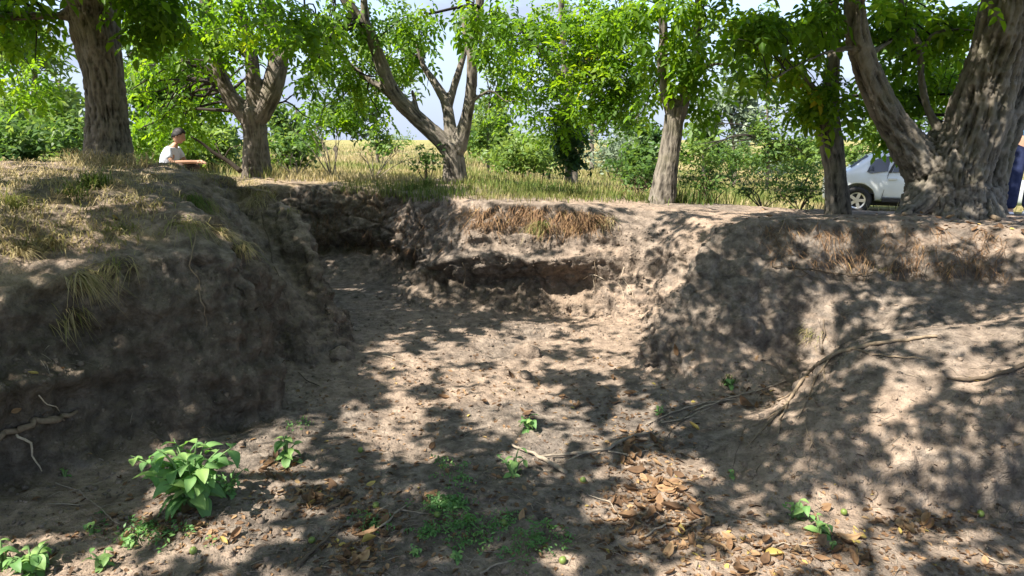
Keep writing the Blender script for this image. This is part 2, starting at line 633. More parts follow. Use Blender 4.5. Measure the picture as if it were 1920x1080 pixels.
# right bank: silhouette, rim, foot
foot_r = [PZ(1180, 606, .02), PZ(1202, 625, .04), PZ(1196, 660, .04), PZ(1198, 692, .04), PZ(1280, 724, .05), PZ(1380, 738, .06), PZ(1460, 744, .06), PZ(1470, 758, .05),
          PZ(1380, 795, .03), PZ(1262, 838, .02), PZ(1236, 872, .02), PZ(1285, 930, .02), PZ(1450, 952, .02), PZ(1600, 962, .02), PZ(1760, 972, .02), PZ(1920, 990, .02), PZ(2050, 1010, .03), (2.9, 1.8, .03), (3.4, 0.0, .04)]
line(*foot_r)
line(PY(1335, 428, 5.35), PY(1312, 500, 5.08), PY(1272, 570, 4.92), PY(1222, 628, 4.78))
line(PY(1345, 424, 5.32), PY(1400, 412, 5.30), PY(1480, 410, 5.25), PY(1600, 412, 5.18), PY(1750, 418, 5.05), PY(1920, 428, 4.85), PY(2100, 434, 4.65), (4.6, 3.0, 1.0), (4.8, 0.0, .95))
line(PY(1400, 468, 5.06), PY(1470, 474, 5.02), PY(1600, 484, 4.93), PY(1750, 488, 4.78), PY(1920, 492, 4.58), PY(2100, 498, 4.4))
line(PY(1405, 482, 5.01), PY(1470, 506, 4.96), PY(1600, 520, 4.87), PY(1750, 522, 4.72), PY(1920, 524, 4.53), PY(2100, 530, 4.35))
line(PY(1330, 560, 4.86), PY(1400, 565, 4.80), PY(1500, 575, 4.73), PY(1600, 566, 4.68), PY(1750, 552, 4.55), PY(1920, 542, 4.44))
line(PY(1300, 640, 4.66), PY(1420, 655, 4.60), PY(1490, 655, 4.57))
line(PY(1505, 716, 4.45), PY(1545, 672, 4.40), PY(1620, 644, 4.34), PY(1700, 616, 4.28), PY(1800, 603, 4.22), PY(1920, 585, 4.13), PY(2100, 577, 3.98))
# right front mound
line(PY(1500, 735, 4.18), PY(1560, 668, 3.98), PY(1620, 638, 3.9), PY(1690, 624, 3.84), PY(1800, 615, 3.82), PY(1920, 602, 3.72), PY(2100, 590, 3.55), (3.9, 2.5, .8), (4.2, 0.0, .8))
line(PY(1470, 780, 4.0), PY(1530, 720, 3.85), PY(1620, 700, 3.62), PY(1720, 700, 3.48), PY(1920, 690, 3.3), PY(2080, 690, 3.15))
line(PY(1330, 850, 3.52), PY(1420, 825, 3.45), PY(1520, 812, 3.28), PY(1700, 805, 3.14), PY(1920, 800, 3.0), PY(2060, 800, 2.9))
# pit floor
pts((0, 0, 0), (-1.5, 0, 0), (1.6, 0, 0), (0, 1.2, 0), (-1.6, 1.4, .02), (1.7, 1.4, .0), (0, 2.4, .03), (-1.4, 2.6, .03), (1.3, 2.5, .02), (.7, 3.1, -.03), (0, 3.4, .02), (-.7, 3.6, .0), (-1.2, 3.3, .02),
    (.2, 4.4, -.02), (-.6, 4.7, .0), (.5, 5.3, .0), (-.5, 5.6, .03), (0, 6.1, .0), (-1.2, 6.6, .02), (-1.9, 7.4, .02))
# plateau round the pit and the land beyond
pts(PY(205, 304, 7.5), PY(60, 304, 7.4), PY(330, 306, 7.6), (-5.2, 8.6, 1.25), (-4.7, 9.8, 1.0), (-5.0, 10.6, 1.05), PY(480, 331, 10.5), PY(600, 333, 10.3), PY(700, 342, 9.6), PY(850, 342, 9.8), PY(960, 350, 9.3),
    PY(1100, 362, 8.7), PY(1240, 382, 8.3), PY(1350, 386, 8.3), PY(1440, 392, 7.9), PY(1570, 402, 7.4), PY(1780, 405, 6.55), PY(1700, 404, 6.6), PY(1900, 406, 9.0), PY(1900, 406, 6.6), PY(2100, 404, 7.0),
    (-6.2, 4.0, 1.35), (-6.2, 2.0, 1.2), (-6.2, 0.0, 1.2), (-7, 7.5, 1.5), (-9, 5.0, 1.45), (-9, 0, 1.3), (-9, 10, 1.45), (5.6, 6.5, .98), (5.8, 3.0, 1.0), (6, 0.0, .95), (6.5, 9, .7), (9, 6, .8), (9, 0, .9),
    (-6, 13, 1.1), (-3, 13, 1.08), (0, 13, 1.0), (2, 13, .75), (4.5, 12.5, .42), (8, 13, .25), (13, 14, .1), (8, 18, -.2), (11, 18, -.2), (14, 18, -.2), (3, 18, .45), (-2, 18, 1.0), (-9, 18, 1.2), (-14, 12, 1.4),
    (0, 28, .85), (8, 30, -.15), (18, 30, -.2), (-12, 30, 1.1), (0, 60, .9), (25, 60, .1), (-30, 60, 1.1), (-30, 20, 1.3), (30, 18, -.1), (-30, -20, 1), (30, -20, .9), (0, -20, .5), (-4, -6, .1), (4, -6, .1), (0, -10, .2), (-8, -8, 1.1), (8, -8, .9),
    (-700, 800, 1.2), (700, 800, 1.0), (0, 800, 1.1), (0, 200, .9), (-700, -60, 1), (700, -60, 1), (0, -60, .5))

arr = np.array(TIN)
keep, seen = [], set()
for i, p in enumerate(arr):
    k = (round(p[0] / .035), round(p[1] / .035))
    if k not in seen:
        seen.add(k)
        keep.append(i)
arr = arr[keep]
tv2, _, tf_, ov, _, _ = delaunay_2d_cdt([Vector((p[0], p[1])) for p in arr], [], [], 0, 1e-5)
tin_v = [Vector((arr[o[0]][0], arr[o[0]][1], arr[o[0]][2])) if o else Vector((v.x, v.y, 0)) for v, o in zip(tv2, ov)]
TINB = BVHTree.FromPolygons(tin_v, [tuple(f) for f in tf_])
DOWN = Vector((0, 0, -1))


def tin_z(x, y):
    h = TINB.ray_cast(Vector((x, y, 50)), DOWN)
    return h[0].z if h[0] else 0.5


NX0, NX1, NY0, NY1 = -6.0, 6.6, 0.9, 11.4
# near relief: 3 cm grid of the triangulated relief closed into a solid, then remeshed evenly
gx = np.linspace(NX0, NX1, 316)
gy = np.linspace(NY0, NY1, 264)
Z = np.array([[tin_z(x, y) for x in gx] for y in gy])
nx, ny = len(gx), len(gy)
X, Y = np.meshgrid(gx, gy)
top = np.stack([X.ravel(), Y.ravel(), Z.ravel()], -1)
bot = top.copy()
bot[:, 2] = -0.6
i = (np.arange(ny - 1)[:, None] * nx + np.arange(nx - 1)[None, :]).ravel()
qt = np.stack([i, i + 1, i + nx + 1, i + nx], -1)
n0 = len(top)
qb = qt[:, ::-1] + n0
b1 = np.arange(nx - 1)
b2 = b1 + (ny - 1) * nx
b3 = np.arange(ny - 1) * nx
b4 = b3 + nx - 1
side = [np.stack([b1, b1 + n0, b1 + 1 + n0, b1 + 1], -1), np.stack([b2 + 1, b2 + 1 + n0, b2 + n0, b2], -1),
        np.stack([b3 + nx, b3 + nx + n0, b3 + n0, b3], -1), np.stack([b4, b4 + n0, b4 + nx + n0, b4 + nx], -1)]
solid = np_mesh('relief', np.vstack([top, bot]), np.vstack([qt, qb] + side))
VOX = 0.020
rm = evaluated(solid, [('REMESH', {'mode': 'VOXEL', 'voxel_size': VOX})])
co, tot, lv = arrays(rm)
ed = edges_of(rm)
co = smooth_co(co, ed, 5)
rm.vertices.foreach_set('co', co.astype(np.float32).ravel())
rm.update()
nrm = normals(rm)
for _ in range(6):
    nrm = smooth_co(nrm, ed, 1)
nrm /= np.linalg.norm(nrm, axis=1)[:, None] + 1e-9
steep = np.clip(1.15 - nrm[:, 2] * 1.25, 0, 1)
edge = np.minimum.reduce([co[:, 0] - NX0, NX1 - co[:, 0], co[:, 1] - NY0, NY1 - co[:, 1]])
fade = np.clip(edge / 0.5, 0, 1) * np.clip((co[:, 2] + .35) / .2, 0, 1)
pitw = np.clip(steep * 1.6, 0, 1)
d = 0.20 * (fbm(co * 2.0, 3, 3) - .5) * (0.36 + .85 * pitw)
d += 0.17 * (fbm(co * np.array([5.0, 5.0, 1.7]), 4, 21) - .52) * pitw
d -= 0.07 * np.clip(ridge(co * np.array([2.6, 2.6, 1.2]) + 9, 2, 40) - .72, 0, 1) * 3 * pitw
d += 0.075 * (fbm(co * np.array([1.3, 1.3, 10.0]), 3, 55) - .5) * pitw
bsm = 1 - .45 * np.clip((co[:, 1] - 5.9) / .4, 0, 1)
d += bsm * 0.085 * (fbm(co * 8.0, 4, 70, .6) - .5) * (0.35 + 0.95 * pitw + .45 * np.clip((co[:, 2] - .8) / .2, 0, 1) * (co[:, 0] < -1.2))
d += bsm * 0.045 * (fbm(co * 20.0, 3, 90, .6) - .5) * (0.6 + .9 * pitw)
d += bsm * 0.03 * np.clip(ridge(co * 7.0, 2, 120) - .62, 0, 1) * (0.7 + .6 * pitw)
wm = np.where(pitw > .15)[0]
wp = co[wm] + .10 * np.stack([fbm(co[wm] * 4, 2, 501) - .5, fbm(co[wm] * 4, 2, 502) - .5, fbm(co[wm] * 4, 2, 503) - .5], -1)
f1, f2, cl = worley(wp * np.array([3.6, 3.6, 4.6]), 11)
g1, g2, cm = worley(wp * np.array([10.0, 10.0, 11.5]), 12)
blk = .085 * (cl - .5) - .06 * np.clip(1 - (f2 - f1) / .16, 0, 1) + .022 * (cm - .5) - .014 * np.clip(1 - (g2 - g1) / .18, 0, 1)
lw = np.clip((-1.0 - co[wm][:, 0]) / .3, 0, 1) * np.clip((7.2 - co[wm][:, 1]) / .3, 0, 1)
d[wm] += blk * pitw[wm] * (.25 + .9 * fbm(co[wm] * 1.4, 2, 510)) * (1 - .55 * lw)
d[wm] += (.075 * (fbm(co[wm] * np.array([12.0, 12.0, 1.9]), 3, 520, .6) - .5) + .05 * (fbm(co[wm] * np.array([26.0, 26.0, 7.0]), 2, 521) - .5)) * pitw[wm] * (.35 + .75 * lw)
dv = nrm * (d * fade)[:, None]
# undercut of the back wall below its ledge, and of the left face near the ground
back = np.clip((co[:, 1] - 6.1) / .3, 0, 1) * np.clip((1.0 - co[:, 0]) / .3, 0, 1) * pitw
cut = np.exp(-((co[:, 2] - .25) / .19) ** 2) * back * (0.6 + .8 * vnoise(co * np.array([1.7, 1.7, .1]), 5))
dv[:, 1] += 0.25 * cut
left = np.clip((-1.5 - co[:, 0]) / .3, 0, 1) * np.clip((4.6 - co[:, 1]) / .3, 0, 1) * pitw
dv -= nrm * (0.10 * np.exp(-((co[:, 2] - .28) / .15) ** 2) * left * fbm(co * 1.6, 2, 9))[:, None]
# the moss covered shelf that sticks out of the left face
sh = np.exp(-((co[:, 2] - .50) / .055) ** 2) * np.clip((-1.95 - co[:, 0]) / .15, 0, 1) * np.clip((3.6 - co[:, 1]) / .2, 0, 1) * pitw
dv += nrm * (0.13 * sh)[:, None]
co = co + dv
rm.vertices.foreach_set('co', co.astype(np.float32).ravel())
rm.update()
nrm = normals(rm)
# material masks: dust settled on level ground, straw litter on top, damp fresh earth low on the left faces, painted shade under the back ledge
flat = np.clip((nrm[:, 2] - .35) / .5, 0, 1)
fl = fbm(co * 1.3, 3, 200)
dust_sun = flat * np.clip((fl - .30) * 3.0, 0.15, 1) * 0.85
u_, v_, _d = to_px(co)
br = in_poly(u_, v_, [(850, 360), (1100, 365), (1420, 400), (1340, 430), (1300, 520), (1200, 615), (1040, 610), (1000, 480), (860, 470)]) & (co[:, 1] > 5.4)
dust_sun = np.clip(dust_sun + br * 0.35 * (0.4 + fl), 0, 1)  # sunlight on the back right slope painted in as extra paleness
high = np.clip((co[:, 2] - 0.86) / .25, 0, 1)
straw = np.clip((co[:, 1] - 8.6) / 1.2, 0, 1) * np.clip((fbm(co * 2.1, 3, 300) - .35) * 4, 0, 1) * 0.8
straw = np.maximum(straw, np.clip((-1.6 - co[:, 0]) / .6, 0, 1) * high * np.clip((fbm(co * 3.3, 3, 310) - .50) * 6, 0, 1) * 0.35)
damp_shade = np.clip((-1.2 - co[:, 0]) / .3, 0, 1) * np.clip((7.0 - co[:, 1]) / .5, 0, 1) * np.clip(pitw * 1.3, 0, 1) * np.clip((1.05 - co[:, 2]) / .3, 0, 1) * 0.85
damp_shade = np.maximum(damp_shade, back * np.clip((.5 - co[:, 2]) / .2, 0, 1) * .5)  # shade of the undercut darkened into the soil colour below the ledge

quads = lv.reshape(-1, 4)
fc = co[quads].mean(1)
fn = nrm[quads].mean(1)
ok = fc[:, 2] > -0.32
FOOT = [(p[0], p[1]) for p in catmull([tuple(q) for q in foot_l], .05)] + [(p[0], p[1]) for p in catmull([tuple(q) for q in foot_l2], .05)] + \
       [(p[0], p[1]) for p in catmull([tuple(q) for q in foot_b], .05)] + [(p[0], p[1]) for p in catmull([tuple(q) for q in foot_r], .05)]
floor_m = in_poly(fc[:, 0], fc[:, 1], FOOT)
RIML = [(-20, -5), (-3.8, -5), (-2.7, 2.9), (-1.2, 3.9), (-1.0, 5.2), (-1.6, 6.6), (-2.6, 7.4), (-4.0, 7.3), (-20, 7.3)]
bank_l = ~floor_m & in_poly(fc[:, 0], fc[:, 1], RIML)
bank_r = ~floor_m & (fc[:, 0] > .75) & (fc[:, 1] < 6.15 - .05 * np.clip(fc[:, 0] - 2, 0, 9) * 2)
rim_x = np.array([p[0] for p in rim_b] + [1.35, 2.3])
rim_y = np.array([p[1] for p in rim_b] + [7.0, 6.5])
o_ = np.argsort(rim_x)
bank_b = ~floor_m & ~bank_l & ~bank_r & (fc[:, 1] < np.interp(fc[:, 0], rim_x[o_], rim_y[o_]) + .06) & (fc[:, 0] > -3.9) & (fc[:, 0] < 2.4)
plateau = ~floor_m & ~bank_l & ~bank_r & ~bank_b


def region(name, mask, label, cat):
    m = mask & ok
    q = quads[m]
    used, inv = np.unique(q, return_inverse=True)
    me = np_mesh(name, co[used], inv.reshape(-1, 4), {'dust_sun': dust_sun[used], 'straw': straw[used], 'damp_shade': damp_shade[used]}, True)
    me.normals_split_custom_set_from_vertices([tuple(n) for n in nrm[used]])
    o = obj(name, me, MAT['soil'])
    tag(o, label, cat, kind='structure')
    return o


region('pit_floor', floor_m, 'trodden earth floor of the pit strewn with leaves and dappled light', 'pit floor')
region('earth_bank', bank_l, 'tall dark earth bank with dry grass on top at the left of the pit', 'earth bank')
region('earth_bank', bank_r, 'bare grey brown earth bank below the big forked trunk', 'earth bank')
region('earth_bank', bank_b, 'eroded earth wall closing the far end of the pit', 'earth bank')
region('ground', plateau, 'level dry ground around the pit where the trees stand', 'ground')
GB = BVHTree.FromPolygons([tuple(c) for c in co], [tuple(int(x) for x in q) for q in quads[ok]])

# far ground, one sheet out to the horizon with the near relief left out of it
def spread(a, b, n, far):
    inner = np.linspace(a, b, n)
    g = np.geomspace(0.5, far, 34)
    return np.concatenate([a - g[::-1], inner, b + g])


fx, fy = spread(NX0, NX1, 22, 900), spread(NY0, NY1, 18, 1200)
FX, FY = np.meshgrid(fx, fy)
FZ = np.array([[tin_z(max(-690, min(690, x)), max(-59, min(790, y))) for x in fx] for y in fy])
nfx = len(fx)
ii = (np.arange(len(fy) - 1)[:, None] * nfx + np.arange(nfx - 1)[None, :]).ravel()
fq = np.stack([ii, ii + 1, ii + nfx + 1, ii + nfx], -1)
fv = np.stack([FX.ravel(), FY.ravel(), FZ.ravel() - .004], -1)
cx, cy = fv[fq][:, :, 0].mean(1), fv[fq][:, :, 1].mean(1)
hole = (cx > NX0) & (cx < NX1) & (cy > NY0) & (cy < NY1)
far_me = np_mesh('meadow', fv, fq[~hole], None, True)
tag(obj('meadow', far_me, MAT['meadow']), 'sunlit dry meadow running to the horizon behind the trees', 'meadow', kind='structure')
FB = BVHTree.FromPolygons([tuple(c) for c in fv], [tuple(int(x) for x in q) for q in fq[~hole]])


def ground_at(x, y):
    for B in (GB, FB):
        h = B.ray_cast(Vector((x, y, 30)), DOWN)
        if h[0]: return h[0], h[1]
    return Vector((x, y, tin_z(x, y))), Vector((0, 0, 1))


def pick(u, v):
    """the ground point seen at photograph pixel (u, v)"""
    d = ray(u, v).normalized()
    best = None
    for B in (GB, FB):
        h = B.ray_cast(CAM, d)
        if h[0] and (best is None or h[3] < best[2]): best = (h[0], h[1], h[3])
    if best is None: return None
    n = best[1] if best[1].dot(d) < 0 else -best[1]
    return best[0], n


# ------------------------------------------------------------------ leaves
def leaflet(x, y, ang, L, W, fold=0.18, droop=0.15, z0=0.0, fine=True):
    """one leaflet: base at (x, y), pointing along ang; two folded halves"""
    ca, sa = math.cos(ang), math.sin(ang)
    if fine:
        prof = [(0, 0, 0), (.36, .5, fold), (.74, .40, fold), (1, 0, 0)]
        loc = [(0, 0, 0), (.36, -.5, fold), (.74, -.38, fold * .8), (1, 0, -.1), (.74, .38, fold * .8), (.36, .5, fold)]
        f = [(0, 1, 2, 3), (0, 3, 4, 5)]
    else:
        loc = [(0, 0, 0), (.5, -.5, fold), (1, 0, -.1), (.5, .5, fold)]
        f = [(0, 1, 2, 3)]
    v = []
    for a, b, c in loc:
        px, py = a * L, b * W
        v.append((x + px * ca - py * sa, y + px * sa + py * ca, z0 + c * W - droop * L * a * a))
    return v, f


def compound(fine, seed, pairs=3):
    r = random.Random(seed)
    V, F = [], []
    spec = []
    for k in range(pairs):
        x = 0.28 + 0.24 * k
        for s in (-1, 1):
            spec.append((x + r.uniform(-.03, .03), 0.015 * s, s * math.radians(r.uniform(48, 72)), r.uniform(.26, .38)))
    spec.append((0.92, 0, r.uniform(-.2, .2), r.uniform(.36, .46)))
    for (x, y, a, L) in spec:
        z0 = -0.16 * x * x + r.uniform(-.02, .02)
        v, f = leaflet(x, y, a, L, L * r.uniform(.46, .58), r.uniform(.1, .35), r.uniform(.05, .5), z0, fine)
        n = len(V)
        V += v
        F += [tuple(i + n for i in q) for q in f]
    return np.array(V), np.array(F)


def clump(seed, n=7):
    """a spray of small simple leaves for shrubs and far trees"""
    r = random.Random(seed)
    V, F = [], []
    for _ in range(n):
        v, f = leaflet(0, 0, 0, r.uniform(.35, .6), r.uniform(.16, .26), r.uniform(.1, .3), .2, 0, False)
        m = Matrix.Rotation(r.uniform(0, 6.28), 3, 'Z') @ Matrix.Rotation(r.uniform(-1, .6), 3, 'Y') @ Matrix.Rotation(r.uniform(-.9, .9), 3, 'X')
        o = Vector((r.uniform(-.5, .5), r.uniform(-.5, .5), r.uniform(-.4, .4)))
        k = len(V)
        V += [tuple(m @ Vector(p) + o) for p in v]
        F += [tuple(i + k for i in q) for q in f]
    return np.array(V), np.array(F)


LEAF_FINE = [compound(True, s) for s in range(4)]
LEAF_COARSE = [compound(False, 40 + s) for s in range(3)]
CLUMP = [clump(80 + s) for s in range(4)]


def crown_mesh(name, templates, pos, size, tint, droop=(0.1, 1.1), roll=.7, spot=None):
    """leaves of several templates joined into one crown mesh"""
    VV, FF, TT, n = [], [], [], 0
    pos, size, tint = np.asarray(pos), np.asarray(size), np.asarray(tint)
    which = RNG.integers(0, len(templates), len(pos))
    for k, (tv, tf) in enumerate(templates):
        m = which == k
        N = int(m.sum())
        if not N: continue
        R = euler_mats(RNG.uniform(0, 6.283, N), RNG.uniform(droop[0], droop[1], N), RNG.uniform(-roll, roll, N))
        v = np.einsum('nij,vj->nvi', R, tv) * size[m][:, None, None] + pos[m][:, None, :]
        f = tf[None] + (np.arange(N) * len(tv))[:, None, None]
        f = f.reshape(-1, 4)
        if spot is not None:
            li = f[:, 0] // len(tv)
            f = f[shaded_leaflets(v.reshape(-1, 3)[f], pos[m][li], spot[m][li])]
        f = f + n
        VV.append(v.reshape(-1, 3))
        FF.append(f.reshape(-1, 4))
        TT.append(np.repeat(np.clip(tint[m], 0, 1), len(tv)))
        n += N * len(tv)
    return np_mesh(name, np.vstack(VV), np.vstack(FF), {'tint': np.concatenate(TT)})


# image regions of the photograph where the sun reaches the ground: no leaf hangs between them and the sun
LIT = [
    [(845, 362), (1100, 365), (1420, 395), (1340, 428), (1305, 520), (1260, 570), (1200, 625), (1195, 690), (1010, 705), (900, 655), (930, 606), (1040, 598), (1010, 500), (850, 470), (850, 400)],
    [(650, 610), (700, 615), (770, 645), (760, 665), (690, 655), (655, 640)],
    [(705, 690), (830, 660), (960, 690), (1010, 720), (1110, 760), (1040, 790), (900, 760), (800, 770), (720, 720)],
    [(640, 750), (700, 770), (760, 800), (805, 820), (800, 865), (740, 850), (660, 800)],
    [(545, 750), (600, 760), (610, 790), (560, 780)],
    [(-200, 290), (160, 300), (150, 335), (-200, 345)],
    [(195, 355), (330, 350), (430, 420), (440, 455), (330, 440), (300, 480), (235, 470), (210, 410)],
    [(-200, 395), (100, 395), (215, 440), (60, 460), (-200, 450)],
    [(370, 322), (420, 318), (520, 365), (515, 385), (440, 350)],
    [(170, 505), (245, 520), (200, 560), (160, 550)],
    [(20, 560), (70, 570), (75, 610), (35, 610)],
    [(0, 480), (60, 485), (50, 530), (0, 530)],
    [(235, 800), (430, 755), (600, 745), (600, 840), (470, 920), (400, 965), (240, 975)],
    [(1440, 985), (1520, 905), (1660, 920), (1640, 1010), (1560, 1030)],
    [(950, 900), (1000, 800), (1090, 790), (1060, 880)],
    [(430, 830), (570, 850), (560, 880), (440, 870)],
    [(380, 975), (560, 985), (570, 1030), (300, 1040)],
    [(500, 915), (640, 910), (650, 955), (530, 960)],
    [(-100, 1000), (220, 985), (280, 1010), (230, 1120), (-100, 1120)],
    [(1170, 850), (1330, 890), (1300, 1010), (1230, 1030), (1130, 960), (1120, 890)],
    [(1090, 800), (1190, 770), (1250, 800), (1120, 860)],
    [(1490, 985), (1680, 970), (1720, 1100), (1500, 1100), (1240, 1120), (1200, 1060)],
    [(1680, 820), (1745, 815), (1750, 960), (1650, 965), (1680, 900)],
    [(1800, 990), (1900, 1000), (1890, 1050), (1820, 1030)],
    [(1660, 670), (1740, 680), (1700, 790), (1660, 760)],
    [(1500, 555), (1555, 545), (1550, 640), (1530, 700), (1490, 700)],
    [(1620, 535), (1700, 540), (1710, 590), (1640, 600)],
    [(1640, 415), (1930, 425), (1930, 470), (1800, 460), (1650, 470)],
    [(1430, 720), (1510, 700), (1480, 790), (1400, 780)],
    [(1690, 610), (1950, 570), (1950, 680), (1830, 690), (1720, 650)],
    [(1470, 440), (1560, 450), (1540, 490), (1460, 480)],
    [(880, 300), (1545, 300), (1545, 392), (1400, 390), (1270, 380), (890, 352)],
    [(540, 262), (840, 262), (840, 322), (560, 300)],
    [(1640, 330), (1668, 330), (1660, 380), (1645, 395)],
]


def sun_spot(p):
    """photograph pixel of the ground point that a leaf at p shades"""
    for B in (GB, FB):
        h = B.ray_cast(Vector(p), -TOSUN)
        if h[0]: return h[0]
    return None


# regions with a mixed dapple of sun and shade
PART = [
    [(-200, 292), (330, 296), (440, 440), (300, 480), (200, 520), (-200, 530)],
    [(640, 600), (1195, 600), (1200, 720), (1260, 840), (1330, 1000), (1250, 1110), (1000, 1110), (900, 850), (640, 860)],
    [(380, 880), (660, 860), (700, 1100), (200, 1110)],
    [(1630, 590), (1980, 560), (1980, 1000), (1650, 980)],
    [(1400, 405), (1980, 420), (1980, 520), (1640, 500), (1430, 470)],
    [(1320, 970), (1980, 980), (1980, 1120), (1300, 1120)],
]


def shaded_leaflets(V4, base, spot):
    """V4 (n,4,3) leaflet corners of leaves growing at base, whose base shades spot: which leaflets to keep"""
    S = np.array(TOSUN)
    rel = V4 - base[:, None, :]
    q = spot[:, None, :] + rel - S * (rel[..., 2:] / S[2])
    c = q.mean(1)
    wob = np.stack([vnoise(c * 4.0, 5) - .5, vnoise(c * 4.0, 6) - .5, np.zeros(len(c))], -1) * .22 + np.stack([vnoise(c * 11.0, 7) - .5, vnoise(c * 11.0, 8) - .5, np.zeros(len(c))], -1) * .10
    m = np.zeros(len(c), bool)
    for k in (0, 1, 2, 3):
        u, v, dep = to_px(q[:, k] + wob)
        for poly in LIT: m |= in_poly(u, v, poly) & (dep > .3)
    inside = fbm(c * 5.0, 2, 71)
    part = np.zeros(len(c), bool)
    u, v, dep = to_px(c + wob)
    for poly in PART: part |= in_poly(u, v, poly) & (dep > .3)
    part &= fbm(c * 4.2, 2, 72) > .595
    drop = ((m & ((inside < .60) | (RNG.random(len(c)) < .5))) | part) & (RNG.random(len(c)) > .02)
    shy = in_poly(u, v, [(1190, 640), (1330, 425), (1480, 425), (1490, 700), (1320, 860), (1260, 840), (1330, 740), (1195, 700)])
    holes = fbm(c * 6.0, 2, 77) < np.where(shy, .24, .335)
    return ~(drop | (holes & (RNG.random(len(c)) > .2)))


def spots_of(P):
    s = [sun_spot(p) for p in P]
    return np.array([k if k is not None else (0, -50, 0) for k in s])


# ------------------------------------------------------------------ trees
def build_wood(limbs, voxel, amp, freq, name):
    """limbs (lists of x, y, z, radius) fused into one skin and given bark ridges"""
    T = Tubes()
    S, SA, SB, ST, SL, SR = [], [], [], [], [], []
    for li, L in enumerate(limbs):
        c = T.add(L, 14, .08)
        t, a, b = frames(c[:, :3])
        s = np.concatenate([[0], np.cumsum(np.linalg.norm(np.diff(c[:, :3], axis=0), axis=1))]) + li * 3.1
        S.append(c[:, :3]); SA.append(a); SB.append(b); ST.append(t); SL.append(s); SR.append(c[:, 3])
    me = evaluated(T.mesh(name), [('REMESH', {'mode': 'VOXEL', 'voxel_size': voxel})])
    co, tot, lv = arrays(me)
    ed = edges_of(me)
    co = smooth_co(co, ed, 4)
    S, SA, SB, ST, SL, SR = (np.concatenate(k) for k in (S, SA, SB, ST, SL, SR))
    idx = np.empty(len(co), int)
    for k in range(0, len(co), 4000):
        dd = ((co[k:k + 4000, None, :] - S[None]) ** 2).sum(-1) / (SR[None] ** 1.0 + .02)
        idx[k:k + 4000] = dd.argmin(1)
    rel = co - S[idx]
    ax = (rel * ST[idx]).sum(1)
    q = np.stack([(rel * SA[idx]).sum(1), (rel * SB[idx]).sum(1), SL[idx] + ax], -1)
    me.vertices.foreach_set('co', co.astype(np.float32).ravel())
    me.update()
    n = normals(me)
    w = q + 0.035 * np.stack([fbm(q * 5, 2, 3) - .5, fbm(q * 5, 2, 4) - .5, np.zeros(len(q))], -1)
    g = .6 * ridge(w * np.array([freq, freq, freq * .15]), 2, 31) + .4 * ridge(w * np.array([freq * 1.7, freq * 1.7, freq * .3]) + 5, 2, 37)
    g = np.clip((g - .38) / .45, 0, 1)
    thick = np.clip(SR[idx] / .14, .25, 1)
    lump = fbm(q * np.array([6, 6, 2.2]), 3, 8) - .5
    co = co + n * ((g - .5) * amp * thick + lump * .06 * thick * SR[idx] / .2)[:, None]
    me2 = np_mesh(name, co, lv.reshape(-1, 4), {'bark': q, 'crest': g}, True)
    return me2, S, SR


def pxlimb(*p):
    """(u, v, y, width in photograph pixels) -> (x, y, z, radius)"""
    out = []
    for (u, v, y, w) in p:
        c = PY(u, v, y)
        out.append((c.x, c.y, c.z, .86 * w * y / ray(u, v).y / FPX / 2))
    return out


def shrink(L, n=None):
    return L


